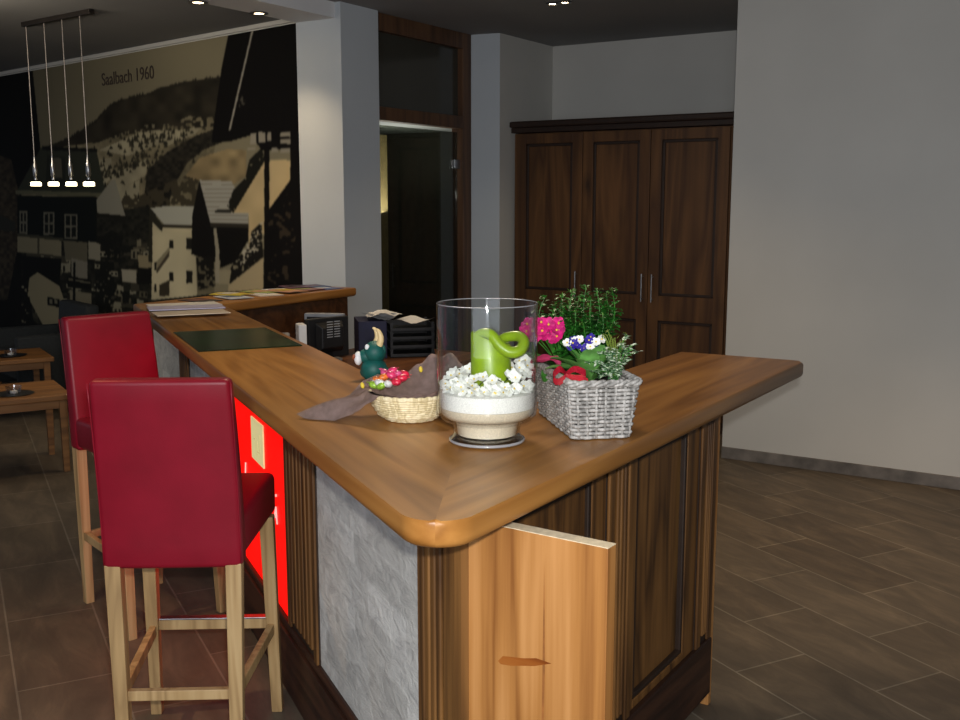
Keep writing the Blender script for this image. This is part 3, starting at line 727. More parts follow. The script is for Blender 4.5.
# ------------------------------------------------------------------ desk area behind
DK0 = LI + vK*.12 - nK*.0; 
dkp = [LI + vK*.10 + nK*.03, LI + vK*1.28 + nK*.03, LI + vK*1.28 - nK*.86, LI + vK*.10 - nK*.86]
desk = empty('office_desk', (DK0.x, DK0.y, 0), angK, label='brown wooden desk behind the counter, carrying monitors and letter trays', cat='desk')
DZ = .76
bm = BM(); box(bm, .0, 1.30, -.86, .03, DZ-.03, DZ, .004); obj('desk_top', bm, wood('desk_wood', (84, 50, 26), (108, 66, 36), (124, 80, 46), 'x', fib=40), desk)
for sx in (0.01, 1.26):
    bm = BM(); box(bm, sx, sx+.03, -.80, .02, 0, DZ-.03, .002); obj('side_panel', bm, M['base_dark'], desk)
# monitor seen from behind
def monitor(name, loc, rz, w, h, label, front, back, edge, vents=True, tilt=0):
    t = empty(name, loc, rz, label=label, cat='monitor')
    bm = BM(); lathe(bm, [(0, 0), (.10, 0), (.10, .008), (.03, .016), (0, .016)], 24); obj('foot', bm, edge, t, smooth='auto')
    bm = BM(); box(bm, -.025, .025, -.02, .02, .01, .12, .004); obj('neck', bm, edge, t)
    bm = BM(); hexa(bm, [(-w/2,-.02,.07),(w/2,-.02,.07),(w/2,.02,.07),(-w/2,.02,.07),(-w/2,-.02,.07+h),(w/2,-.02,.07+h),(w/2,.02,.07+h),(-w/2,.02,.07+h)], .006)
    hexa(bm, [(-w*.34,.018,.10),(w*.34,.018,.10),(w*.26,.06,.13),(-w*.26,.06,.13),(-w*.34,.018,.05+h),(w*.34,.018,.05+h),(w*.26,.06,.02+h),(-w*.26,.06,.02+h)], .006)
    h_ = obj('housing', bm, edge, t)
    bm = BM(); box(bm, -w/2+.018, w/2-.018, -.0225, -.0195, .09, .05+h); obj('screen', bm, front, t)
    if vents:
        bm = BM()
        for r in range(7):
            for c in range(2): box(bm, -.045+c*.05, -.005+c*.05, .0595, .0615, .19+r*.014, .195+r*.014)
        obj('vent_slots', bm, M['silver'], t)
    return t
pm = aty(327, 340, 5.75)
monitor('monitor', (pm.x-.0, 5.75, DZ), rad(226), .28, .225, 'black flat monitor seen from behind above the counter edge', M['black'], M['black'], M['black'])
pm = aty(325, 330, 6.1)
t2m = monitor('monitor', (pm.x, 6.10, DZ+.001), rad(-8), .24, .21, 'silver-framed monitor standing behind the black one', M['black'], M['black'], M['silver'], vents=False)
# white box to the left of it
pb = aty(300.5, 330, 5.60)
bm = BM(); box(bm, -.022, .022, -.05, .05, 0, 1.035-DZ, .006); 
o = obj('document_holder', bm, M['white'], loc=(pb.x, 5.62, DZ), rot=(0, 0, rad(20)), label='white upright box file beside the black monitor', cat='box file')
pb = aty(291, 334, 5.5)
bm = BM(); box(bm, -.05, .05, -.06, .06, 0, 1.0-DZ, .01); box(bm, -.035, .035, -.062, -.058, .06, .16); obj('desk_device', bm, M['silver'], loc=(pb.x-.05, 5.46, DZ), rot=(0, 0, rad(10)), label='low pale grey desk device left of the white box file', cat='device')
# letter trays
ty = 6.35; pt = aty(395, 330, ty)
tr = empty('letter_tray', (aty(409, 330, ty).x, ty, DZ), rad(12), label='stack of black letter trays with papers on the desk behind the counter', cat='letter tray')
for k in range(4):
    bm = BM(); z = .005+k*.052; w, l = .135, .15
    box(bm, -w, w, -l, l, z, z+.004); 
    for a, b, c_, d_ in ((-w, -w+.006, -l, l), (w-.006, w, -l, l), (-w, w, l-.006, l), (-w, w, -l, -l+.006)): box(bm, a, b, c_, d_, z, z+.036 if not c_ == -l or b-a < .01 else z+.02, .001)
    for sx in (-1, 1):
        for sy in (-1, 1): box(bm, sx*(w-.01)-.008, sx*(w-.01)+.008, sy*(l-.02)-.008, sy*(l-.02)+.008, z, z+.052)
    obj('tray', bm, M['black'], tr)
bm = BM(); box(bm, -.085, .085, -.13, .16, 0, .225, .004)
fb = obj('file_box', bm, plain('navy_card', (22, 26, 62), .6, .06), loc=(aty(371.5, 330, ty).x, ty-.06, DZ), rot=(0, 0, rad(12)), label='navy blue file box left of the black letter trays', cat='file box')
def paperheap(c, n, w, l, z, label, rot0):
    bm = BM()
    for k in range(n):
        a = random.uniform(-.3, .3); nx_ = 6; Mx = Matrix.Translation((random.uniform(-.02, .02), random.uniform(-.02, .02), k*.006)) @ Matrix.Rotation(a, 4, 'Z')
        rows = [[Mx @ Vector((-w/2+w*i/nx_, y, .012*math.sin(i*1.1+k)+.012)) for y in (-l/2, l/2)] for i in range(nx_+1)]
        vv = [[bm.verts.new(p) for p in r] for r in rows]
        for i in range(nx_): bm.faces.new((vv[i][0], vv[i+1][0], vv[i+1][1], vv[i][1]))
    return obj('loose_papers', bm, M['white'], loc=(c[0], c[1], z), rot=(0, 0, rot0), label=label, cat='papers')
paperheap((aty(384, 320, ty).x, ty-.05), 5, .17, .21, DZ+.226, 'crumpled white papers heaped on the navy file box', .2)
paperheap((aty(412, 320, ty).x, ty), 1, .2, .24, DZ+.205, 'single white sheet lying on the black letter trays', -.2)

# ------------------------------------------------------------------ wardrobe
w0 = K1 + dirB*.165 + dirA*.012; angW = math.atan2(dirA.y, dirA.x)
ww = empty('wardrobe', (w0.x, w0.y, 0), angW, label='tall brown wooden built-in wardrobe with three panelled doors in the wall niche', cat='wardrobe')
def onw(x, y): p = atplane(x, y, w0, w0+dirA); return (V2(p)-w0).dot(dirA), p.z
WH = onw(520, 133)[1]; crt = onw(514, 122)[1]; e1 = onw(582, 200)[0]; e2 = onw(649.5, 200)[0]; e3 = onw(733, 200)[0]+.1
bm = BM(); box(bm, .012, e3, .03, .60, 0, WH-.005); obj('carcass', bm, M['wardrobe'], ww)
bm = BM(); box(bm, .0, e3, -.012, .6, WH, WH+(crt-WH)*.45, .004); box(bm, -.0, e3, -.045, .6, WH+(crt-WH)*.45, crt, .012); obj('crown_moulding', bm, M['wardrobe_dark'], ww)
bm = BM(); box(bm, .0, e3, .02, .6, 0, .08); obj('plinth', bm, M['wardrobe_dark'], ww)
bounds = [(.045, e1-.003), (e1+.003, e2-.003), (e2+.003, onw(727, 200)[0]+.005)]
zr = onw(680, 297)[1]; zl = onw(680, 322)[1]
for i_, (a, b) in enumerate(bounds):
    bm = BM(); st_ = .085
    for x0, x1, z0, z1 in ((a, a+st_, .09, WH-.012), (b-st_, b, .09, WH-.012), (a+st_, b-st_, WH-.012-.075, WH-.012), (a+st_, b-st_, zl, zr), (a+st_, b-st_, .09, .19)):
        box(bm, x0, x1, .0, .028, z0, z1, .002)
    dr = obj('door', bm, M['wardrobe'], ww)
    for z0, z1 in ((zr, WH-.087), (.19, zl)):
        bm = BM(); box(bm, a+st_, b-st_, .016, .027, z0, z1); pn = obj('door_panel', bm, M['wardrobe'], dr)
        bm = BM(); q = .022
        for x0, x1, y0, y1 in ((a+st_, b-st_, z0, z0+q), (a+st_, b-st_, z1-q, z1), (a+st_, a+st_+q, z0, z1), (b-st_-q, b-st_, z0, z1)): box(bm, x0, x1, .006, .018, y0, y1, .004)
        obj('moulding', bm, M['wardrobe_dark'], dr)
    hx_ = [b-.035, b-.035, a+.04][i_]; hz0 = onw(650, 302)[1]; hz1 = onw(650, 274)[1]
    bm = BM(); tube(bm, [(hx_, -.03, hz0), (hx_, -.03, hz1)], .006, 10)
    for hz in (hz0+.02, hz1-.02): tube(bm, [(hx_, -.03, hz), (hx_, .002, hz)], .005, 8)
    obj('handle', bm, M['grey_metal'], dr, smooth='auto')

# ------------------------------------------------------------------ bar stools
def make_stool(label):
    t = empty('bar_stool', (0, 0, 0), label=label, cat='bar stool')
    SB = .69
    for (fx, fy, tx, ty_) in ((-.158,-.25,-.168,-.232), (.158,-.25,.168,-.232), (-.200,.235,-.190,.20), (.200,.235,.190,.20)):
        bm = BM(); a = .0175; b = .0225
        hexa(bm, [(fx-a,fy-a,0),(fx+a,fy-a,0),(fx+a,fy+a,0),(fx-a,fy+a,0),(tx-b,ty_-b,SB),(tx+b,ty_-b,SB),(tx+b,ty_+b,SB),(tx-b,ty_+b,SB)], .003)
        obj('leg', bm, M['stool_wood'], t)
    bm = BM(); box(bm, -.155, .155, -.253, -.231, .285, .315, .002); obj('stretcher', bm, M['stool_wood'], t)
    fs = BM(); box(fs, -.185, .185, .212, .234, .30, .335, .002); fs_ = obj('footrest', fs, M['stool_wood'], t)
    bm = BM(); box(bm, -.175, .175, .208, .238, .335, .340, .001); obj('metal_strip', bm, M['grey_metal'], fs_)
    for sx in (-1, 1):
        bm = BM(); hexa(bm, [(sx*.163-.011,-.235,.285),(sx*.163+.011,-.235,.285),(sx*.193+.011,.215,.285),(sx*.193-.011,.215,.285),(sx*.163-.011,-.235,.32),(sx*.163+.011,-.235,.32),(sx*.193+.011,.215,.32),(sx*.193-.011,.215,.32)], .002)
        obj('stretcher', bm, M['stool_wood'], t)
    # seat
    bm = BM(); hexa(bm, [(-.19,-.215,SB),(.19,-.215,SB),(.215,.245,SB),(-.215,.245,SB),(-.19,-.215,.815),(.19,-.215,.815),(.215,.25,.825),(-.215,.25,.825)], .022, 4)
    obj('seat', bm, M['leather'], t, smooth=True)
    # backrest : slightly reclined slab reaching down over the seat frame
    bm = BM(); n = 8; prev = None
    rows = []
    for k in range(n+1):
        q = k/n; z = SB-.012 + q*(1.225-SB+.012); y = -.255 - .055*q**1.6; th_ = .075 - .020*q; w = .194 - .006*q + .003*math.sin(q*math.pi)
        rows.append([bm.verts.new(v) for v in ((-w, y, z), (-w*.35, y-.004, z), (w*.35, y-.004, z), (w, y, z), (w, y+th_, z), (w*.35, y+th_+.003, z), (-w*.35, y+th_+.003, z), (-w, y+th_, z))])
    for A, B in zip(rows, rows[1:]):
        for k in range(8): bm.faces.new((A[k], A[(k+1) % 8], B[(k+1) % 8], B[k]))
    for R_ in (rows[0][::-1], rows[-1]): bm.faces.new(R_)
    bmesh.ops.recalc_face_normals(bm, faces=bm.faces[:])
    es = [e for e in bm.edges if e.calc_face_angle(0) > rad(45)]
    bmesh.ops.bevel(bm, geom=es, offset=.016, segments=4, affect='EDGES', profile=.5)
    bk = obj('backrest', bm, M['leather'], t, smooth=True)
    for sx in (-1, 1):
        bm = BM(); tube(bm, [(sx*(.190), -.255-.055*(k/8)**1.6+.004, SB+(k/8)*(1.215-SB)) for k in range(9)], .0022, 6)
        obj('seam', bm, M['leather'], bk, smooth=True)
    return t
s1 = make_stool('nearer red leather bar stool with its back to the viewer, beside the red lit panel')
s1.location = (-.872, 3.045, 0); s1.rotation_euler = (0, 0, rad(2.5))
s2 = copy_tree(s1); s2['label'] = 'farther red leather bar stool partly hidden behind the nearer stool, turned toward the counter'
s2.location = (-1.385, 4.17, 0); s2.rotation_euler = (0, 0, rad(-136))
for s_ in (s1, s2): s_['group'] = 'red bar stools at the counter'

# ------------------------------------------------------------------ pendant lamp
pa = atz(25, 22, CE); pb_ = atz(90, 9, CE); pdv = (pb_-pa); pdl = pdv.length
pend = empty('pendant_lamp', (pa.x, pa.y, CE), math.atan2(pdv.y, pdv.x), label='pendant lamp with a dark ceiling bar and four thin cables ending in lit glass cups', cat='pendant lamp')
bm = BM(); box(bm, -.02, pdl+.02, -.022, .022, -.034, -.002, .004); obj('ceiling_bar', bm, plain('dark_bar_metal', (60, 54, 50), .35, .05, metal=.7), pend)
pz = [(32, 183), (52.5, 183), (71, 182), (90, 181.5)]
for k in range(4):
    s = pdl*(.10+.27*k)+0.0
    # distance along the bar that matches each hanging cup
    A_ = V2(pa); B_ = V2(pb_)
    q = atplane(36+ (89-36)*k/3, 184, A_, B_); s = (V2(q)-A_).dot((B_-A_).normalized()); zz = q.z - CE
    bm = BM(); tube(bm, [(s, 0, -.033), (s, 0, zz+.20)], .0035, 6); cb_ = obj('cable', bm, M['cord'], pend)
    bm = BM(); lathe(bm, [(0, .20), (.006, .20), (.010, .15), (.016, .14), (.016, .06), (.010, .05), (.012, .03), (0, .03)], 16, (s, 0, zz)); obj('socket', bm, M['grey_metal'], pend, smooth='auto')
    bm = BM(); lathe(bm, [(0, .016), (.030, .016), (.038, .009), (.038, -.012), (.034, -.015), (0, -.015)], 24, (s, 0, zz)); obj('glass_cup', bm, M['lamp_on'], pend, smooth='auto')

# recessed downlights
def downlight(x, y, z, label, group, r=.045, n=1, k=1.0):
    p = atz(x, y, z); t = empty('ceiling_spotlight', (p.x, p.y, z), label=label, cat='spotlight', group=group)
    bm = BM(); lathe(bm, [(r*.75, 0), (r*1.25, -.003), (r*1.3, -.008), (r*.8, -.010), (r*.75, -.006)], 28, closed=True); obj('trim_ring', bm, M['grey_metal'], t, smooth='auto')
    bm = BM(); lathe(bm, [(0, -.004), (r*.72, -.004), (r*.72, -.0045), (0, -.0055)], 20); obj('bulb', bm, M['bulb'], t)
    return t
downlight(198, 1.5, BZ, 'lit spotlight in the white beam, the left one of the two at the top edge', 'spotlights in the beam')
downlight(259, 12.5, BZ, 'lit spotlight in the white beam, the right one nearer the pillar', 'spotlights in the beam')
downlight(552.5, 3, CE, 'left lamp of the close pair of ceiling spotlights above the wardrobe side', 'pair of ceiling spotlights', .035)
downlight(565, 1.5, CE, 'right lamp of the close pair of ceiling spotlights above the wardrobe side', 'pair of ceiling spotlights', .035)

# ------------------------------------------------------------------ lounge corner at the left
def low_table(name, label, c, rz, w, l, h, cat):
    t = empty(name, (c[0], c[1], 0), rz, label=label, cat=cat)
    bm = BM(); box(bm, -w/2, w/2, -l/2, l/2, h-.035, h, .006); obj('table_top', bm, M['low_wood'], t)
    bm = BM(); box(bm, -w/2+.04, w/2-.04, -l/2+.04, l/2-.04, h-.09, h-.035); obj('apron', bm, M['low_wood'], t)
    for sx in (-1, 1):
        for sy in (-1, 1):
            x, y = sx*(w/2-.05), sy*(l/2-.05); bm = BM(); a, b = .018, .024
            hexa(bm, [(x-a,y-a,0),(x+a,y-a,0),(x+a,y+a,0),(x-a,y+a,0),(x-b,y-b,h-.035),(x+b,y-b,h-.035),(x+b,y+b,h-.035),(x-b,y+b,h-.035)], .002)
            obj('leg', bm, M['low_wood'], t)
    return t
low_table('side_table', 'low square wooden table at the left edge, nearer of the two', (-2.98, 6.50), rad(32), .62, .62, .50, 'table')
fc_ = atz(30, 352, .5)
low_table('side_table', 'low square wooden table farther back at the left edge, half hidden by the nearer one', (-3.72, 8.05), rad(32), .62, .62, .50, 'table')
def tealight(p, label):
    t = empty('tealight_holder', p, label=label, cat='candle holder')
    bm = BM(); lathe(bm, [(0, 0), (.04, 0), (.048, .05), (.044, .05), (.036, .006), (0, .006)], 24); obj('glass_cup', bm, thin_glass('cup_glass', (.9, .9, .9), .12, .05, .8), t, smooth='auto')
    bm = BM(); lathe(bm, [(0, .007), (.022, .007), (.022, .02), (0, .02)], 16); obj('candle', bm, M['white'], t)
    bm = BM(); lathe(bm, [(0, 0.0), (.11, 0.0), (.12, .004), (0, .004)], 28, (0, 0, -.0)); obj('dish', bm, M['black'], t)
p = atz(14, 394, .50); tealight((p.x, p.y, .501), 'small glass tealight on a dark dish on the nearer low table')
p = atz(14, 350, .50); tealight((-3.66, 8.02, .501), 'small glass tealight on a dark dish on the farther low table')
def armchair(c, rz, label):
    t = empty('armchair', (c[0], c[1], 0), rz, label=label, cat='armchair')
    m = M['arm'] 
    bm = BM(); box(bm, -.33, .33, -.30, .30, .20, .42, .03, 3); obj('seat', bm, m, t, smooth=True)
    bm = BM(); hexa(bm, [(-.36,.24,.20),(.36,.24,.20),(.36,.38,.20),(-.36,.38,.20),(-.36,.30,.80),(.36,.30,.80),(.36,.42,.80),(-.36,.42,.80)], .03, 3); obj('backrest', bm, m, t, smooth=True)
    for sx in (-1, 1):
        bm = BM(); box(bm, sx*.37-.05, sx*.37+.05, -.30, .34, .10, .58, .025, 3); obj('armrest', bm, m, t, smooth=True)
        for sy in (-.26, .28):
            bm = BM(); box(bm, sx*.35-.02, sx*.35+.02, sy-.02, sy+.02, 0, .2); obj('leg', bm, M['low_wood'], t)
    return t
M['arm'] = plain('dark_slate_upholstery', (34, 38, 40), .85, .08, 50)
armchair((-3.85, 9.0), rad(-50), 'dark upholstered armchair against the mural wall, behind the farther low table')
armchair((-4.45, 7.6), rad(60), 'dark upholstered armchair at the far left edge beside the low tables')

# ------------------------------------------------------------------ glass vase with candle
vp = atz(487, 441.5, C_); vx, vy = vp.x, vp.y
def zat(y): return aty(487, y, vy).z - C_
top_z = .30
kx = vy/F
R_ = 51*kx; Rf = 38*kx; Rn = 31.5*kx
zbot = zat(423) ; ztopv = zat(303); zsand = zat(388.5); 
vase = empty('glass_vase', (vx, vy, C_), label='large clear footed glass cylinder holding a green candle, on the counter corner', cat='vase')
bm = BM()
zb2 = .051
prof_o = [(Rn*1.12, .016), (Rn*1.05, .026), (Rn*1.12, zb2-.004), (R_*.74, zb2-.001), (R_*.90, zb2+.005), (R_*.98, zb2+.016), (R_, zb2+.032), (R_, ztopv-.004), (R_-.001, ztopv)]
prof_i = [(R_-.003, ztopv), (R_-.004, ztopv-.004), (R_-.004, zb2+.034), (R_*.945, zb2+.019), (R_*.87, zb2+.009), (R_*.72, zb2+.003), (Rn*1.06, zb2+.0), (Rn*.99, .026), (Rn*1.0, .019), (0, .018)]
lathe(bm, prof_o + prof_i, 72); obj('glass_body', bm, M['glass'], vase, smooth='auto')
bm = BM(); lathe(bm, [(0, 0), (Rf*.9, 0), (Rf, .004), (Rf*1.01, .009), (Rf*.93, .014), (Rn*1.05, .0165), (0, .0175)], 64)
gm, nt, b = nm('solid_foot_glass'); b.inputs['Transmission Weight'].default_value = 1; b.inputs['Roughness'].default_value = .02; b.inputs['IOR'].default_value = 1.45; b.inputs['Base Color'].default_value = (.97, .99, .98, 1)
obj('glass_foot', bm, thin_glass('foot_glass', (.86, .88, .86), .22, .03, .8), vase, smooth='auto')
bm = BM(); tube(bm, [(Rf*.99*math.cos(2*math.pi*i/72), Rf*.99*math.sin(2*math.pi*i/72), .007) for i in range(72)], .0035, 8, closed=True); obj('foot_rim', bm, M['rim_glass'], vase, smooth=True)
bm = BM(); tube(bm, [((R_-.001)*math.cos(2*math.pi*i/96), (R_-.001)*math.sin(2*math.pi*i/96), ztopv) for i in range(96)], .0011, 6, closed=True); obj('rim', bm, M['rim_glass'], vase, smooth=True)
bm = BM(); rs = R_-.0055
lathe(bm, [(0, .0195), (Rn*.95, .0205), (Rn*.96, .027), (Rn*1.02, zb2+.0025), (R_*.70, zb2+.005), (R_*.85, zb2+.0105), (R_*.925, zb2+.020), (rs*.985, zb2+.034), (0, zb2+.034)], 64)
f_ = bm.faces
obj('cream_sand', bm, M['cream_sand'], vase, smooth='auto')
bm = BM(); lathe(bm, [(0, zb2+.0345), (rs*.985, zb2+.0345), (rs, zb2+.045), (rs, zsand-.004), (rs*.9, zsand), (rs*.5, zsand+.003), (0, zsand+.004)], 64); obj('white_sand', bm, M['sand'], vase, smooth='auto')
# candle
cdl = empty('candle', (vx+.009, vy+.01, C_+zsand), label='lime green pillar candle with a curled-over top inside the glass vase', cat='candle')
RC = 20.5*kx; hc = zat(344)-zsand
bm = BM(); lathe(bm, [(0, 0), (RC, 0), (RC, hc-.006), (RC*.93, hc), (RC*.6, hc-.004), (0, hc-.006)], 48)
for v_ in bm.verts:
    if v_.co.z > .02: v_.co.z += .030*max(0, (1-v_.co.x/RC)/2)**1.4
obj('wax_body', bm, M['candle'], cdl, smooth='auto')
def cv(x, y, dy=0): q = aty(x, y, vy+.01+dy); return (q.x-(vx+.009), dy, q.z-(C_+zsand))
bm = BM()
path = smoothpath([cv(475, 352, 0), cv(476, 339, -.01), cv(482, 333.5, -.02), cv(491, 335, -.032), cv(499, 345, -.042), cv(509, 352, -.046), cv(519, 351, -.042), cv(524, 343, -.03), cv(519, 336.5, -.012), cv(507, 337, .004), cv(499, 341, .014), cv(498, 345, .02)], 5)
tube(bm, path, [.0090+.0045*math.sin(math.pi*i/(len(path)-1)) for i in range(len(path))], 12)
obj('curled_rim', bm, M['candle'], cdl, smooth=True)
bm = BM(); tube(bm, [(0, 0, hc-.006), (.001, 0, hc+.004), (.004, 0, hc+.010)], .0012, 6); obj('wick', bm, M['black'], cdl)
# white blossoms ring
bl = empty('blossom_garland', (vx, vy, C_+zsand+.004), label='white silk blossom garland on dark twigs around the green candle in the vase', cat='garland')
bm = BM(); bl2 = BM(); 
for k in range(104):
    a = random.uniform(0, 2*math.pi); rr = random.uniform(.056, rs-.012)
    if k > 70: a = random.uniform(1.05, 1.95)*math.pi; rr = rs-random.uniform(.010, .016)
    zq = .003 if k > 70 else 1; 
    if math.sin(a) > .3 and random.random() < .6: continue
    c = Vector((rr*math.cos(a), rr*math.sin(a), (random.uniform(.004, .034) + (.022 if math.cos(a) > .6 else 0)) if zq == 1 else random.uniform(.001, .012)))
    tilt = Vector((math.cos(a)*.3+random.uniform(-.5, .5), -.6+random.uniform(-.5, .3), random.uniform(.3, 1))).normalized()
    sd = tilt.orthogonal().normalized(); td = tilt.cross(sd)
    for q in range(5):
        th_ = 2*math.pi*q/5; d = (sd*math.cos(th_)+td*math.sin(th_)); 
        leaf(bm, c, (d*.95+tilt*.35), .015, .014, droop=0, n=3, fold=.1, side=tilt.cross(d))
    ball(bl2, c+tilt*.002, .0022, u=6, v=4)
obj('petals', bm, M['petal_w'], bl, smooth=True); obj('flower_centres', bl2, M['petal_y'], bl)
bm = BM()
for k in range(14):
    a = k*2*math.pi/14; pts_ = [(.5*(RC+rs)*math.cos(a+j*.16)*random.uniform(.92, 1.08), .5*(RC+rs)*math.sin(a+j*.16), .008+.014*math.sin(j*1.3+k)+.008) for j in range(5)]
    tube(bm, smoothpath(pts_, 3), .0011, 5)
    leaf(bm, pts_[2], (math.cos(a), math.sin(a), .6), .022, .008, .6, 4)
obj('twigs', bm, plain('dark_twig', (44, 58, 22), .6, .1), bl)

# ------------------------------------------------------------------ cane bowl, napkin, sweets
bp = atz(411, 418.5, C_); 
def weave_round(bm, prof, n, amp, rt, turns):
    for k in range(turns):
        q = k/(turns-1); x = q*(len(prof)-1); i0 = min(int(x), len(prof)-2); f = x-i0
        r = prof[i0][0]*(1-f)+prof[i0+1][0]*f; z = prof[i0][1]*(1-f)+prof[i0+1][1]*f
        N_ = n*4; ph = (k % 2)*math.pi
        tube(bm, [((r+amp*math.cos(n*2*math.pi*i/N_/1.0*.5*2/2+ph))*math.cos(2*math.pi*i/N_), (r+amp*math.cos(n*2*math.pi*i/N_+ph))*math.sin(2*math.pi*i/N_), z) for i in range(N_)], rt, 5, closed=True)
bowl = empty('cane_bowl', (bp.x, bp.y, C_), label='shallow round cream cane bowl lined with a mauve napkin, left of the glass vase', cat='bowl')
bprof = [(.064, .005), (.082, .018), (.096, .040), (.104, .064)]
bm = BM(); weave_round(bm, bprof, 22, .0018, .0034, 13); obj('woven_side', bm, M['wicker_cream'], bowl, smooth=True)
bm = BM(); lathe(bm, [(0, .003), (.060, .003), (.079, .016), (.093, .038), (.101, .064), (.098, .064), (.089, .038), (.073, .018), (.055, .007), (0, .007)], 48); obj('bowl_shell', bm, M['wicker_cream'], bowl, smooth=True)
bm = BM()
for k in range(2): tube(bm, [(.105*math.cos(2*math.pi*i/96), .105*math.sin(2*math.pi*i/96), .068+.0022*math.sin(16*2*math.pi*i/96+k*math.pi)) for i in range(96)], .0038, 6, closed=True)
obj('rim', bm, M['wicker_cream'], bowl, smooth=True)
# napkin: angle -> (edge radius, edge height)
keys = [(0, .14, .09), (20, .15, .10), (38, .16, .125), (50, .155, .150), (62, .15, .136), (72, .15, .146), (84, .145, .118), (98, .14, .095), (112, .14, .085), (128, .15, .092), (143, .16, .082), (158, .185, .045), (168, .225, .02), (175, .270, .007), (180, .292, .010), (185, .262, .005), (193, .20, .005), (204, .155, .018), (216, .125, .055), (235, .102, .073), (270, .098, .078), (300, .100, .080), (330, .12, .088), (360, .14, .09)]
def kint(a):
    a %= 360
    for (a0, r0_, z0_), (a1, r1_, z1_) in zip(keys, keys[1:]):
        if a0 <= a <= a1:
            t = (a-a0)/(a1-a0); t = t*t*(3-2*t); return r0_*(1-t)+r1_*t, z0_*(1-t)+z1_*t
bm = BM(); NA, NR = 120, 16; rings = []
cz = bm.verts.new((0, 0, .016))
for r_i in range(1, NR+1):
    q = r_i/NR; ring = []
    for a_i in range(NA):
        a = 360*a_i/NA; Re, Ze = kint(a)
        inner = min(.09, Re*.9)
        if q < .5: r = inner*q/.5; z = .016+.046*(q/.5)**2.5
        else: t = (q-.5)/.5; r = inner+(Re-inner)*t; zi = .062; z = zi+(Ze-zi)*t + (.012*math.sin(math.pi*t) if Ze < .06 and Re > .11 else 0)
        if Re > .15 and q > .5: z += .004*math.sin(rad(a)*9)*(q-.5)*2
        z += .0025*math.sin(rad(a)*13+q*6)*q
        z = max(z, .003 if r > .1 else .014)
        if r > .097 and r < .113: z = max(z, .074)
        ring.append(bm.verts.new((r*math.cos(rad(a)), r*math.sin(rad(a)), z)))
    rings.append(ring)
for k in range(NA): bm.faces.new((cz, rings[0][k], rings[0][(k+1) % NA]))
for A, B in zip(rings, rings[1:]):
    for k in range(NA): bm.faces.new((A[k], B[k], B[(k+1) % NA], A[(k+1) % NA]))
bmesh.ops.solidify(bm, geom=bm.faces[:], thickness=-.0012)
nap = obj('napkin', bm, M['cloth'], loc=(bp.x, bp.y, C_+.001), smooth=True, label='mauve-grey cloth napkin lining the cane bowl, one corner trailing onto the counter', cat='napkin')
for (x, y, dy) in ((363, 385, .03), (421, 369, .075)):
    q = aty(x, y, bp.y+dy); bm = BM(); ball(bm, (q.x-bp.x, q.y-bp.y-.012, q.z-C_), .0055, (1, .8, 1.5), 10, 8, Matrix.Rotation(random.uniform(-.5, .5), 3, 'Y')); obj('yellow_button', bm, M['petal_y'], nap, smooth=True)
sw = [((232, 60, 110), 'pink'), ((240, 120, 50), 'orange'), ((240, 235, 225), 'white'), ((150, 190, 60), 'green'), ((235, 90, 140), 'rose'), ((220, 40, 70), 'red')]
swm = [plain(n+'_sweet_wrapper', c, .35, .15, 90, coat=.3) for c, n in sw]
spos = []
sv = None; lblw = ['at the left of the heap', 'at the front left', 'in the middle', 'on top of the heap', 'at the right of the heap', 'at the back', 'near the rim']
k = 0
for (x, y, dy) in ((374,385,-.01),(380,383,-.03),(388,384,-.035),(396,382,-.03),(402,378,-.01),(377,380,.0),(384,377,-.01),(391,375,-.012),(398,374,.0),(385,373,.012),(392,371,.01),(404,374,.012),(381,386,-.035)):
    q = aty(x, y, bp.y+dy); ci = [3, 2, 2, 5, 5, 1, 1, 0, 4, 4, 0, 5, 3][k]
    bm = BM(); Mr = Matrix.Rotation(random.uniform(0, 3.1), 3, 'Z') @ Matrix.Rotation(random.uniform(-.5, .5), 3, 'Y')
    ball(bm, (0, 0, 0), .0135, (1.1, .8, .7), 12, 8, Mr)
    for sx in (-1, 1):
        c0 = Mr @ Vector((sx*.011, 0, 0)); leaf(bm, c0, Mr @ Vector((sx, 0, .3)), .009, .012, 0, 3, prof=lambda t: .25+.75*t, side=Mr @ Vector((0, 1, 0)))
    obj('wrapped_sweet', bm, swm[ci], loc=(q.x, q.y, q.z), smooth=True, label='small wrapped sweet in the colourful heap inside the napkin-lined cane bowl', cat='sweet', group='wrapped sweets in the cane bowl'); k += 1
# filler under the sweets so that they lie on each other
# ------------------------------------------------------------------ figurine
fp = atz(372, 379.5, C_); fy = fp.y
fg = empty('toy_figurine', (fp.x, fy, C_), label='small teal horned toy animal with a white snout, behind the cane bowl', cat='figurine')
def fq(x, y): q = aty(x, y, fy); return Vector((q.x-fp.x, 0, q.z-C_))
kf = fy/F
bm = BM(); ball(bm, fq(374, 368)+Vector((0, .0, -.004)), 13.5*kf, (1.0, 1.0, .95), 20, 14); ball(bm, fq(366, 372), 6*kf, (1, 1, 1)); ball(bm, fq(384, 372), 6*kf)
obj('torso', bm, M['teal'], fg, smooth=True)
bm = BM(); ball(bm, fq(375, 352), 11.5*kf, (1.0, 1.05, 1.0), 20, 14); ball(bm, fq(367, 356), 8.5*kf, (1.15, .9, .85), 16, 12); ball(bm, fq(383.5, 350)+Vector((0, -.012, 0)), 3.5*kf, (.8, .6, 1.5), 10, 8)
hd = obj('head', bm, M['teal'], fg, smooth=True)
bm = BM(); ball(bm, fq(358.5, 358)+Vector((0, -.006, 0)), 6.8*kf, (.62, .9, 1.05), 18, 12); mz = obj('snout', bm, M['white'], fg, smooth=True)
bm = BM()
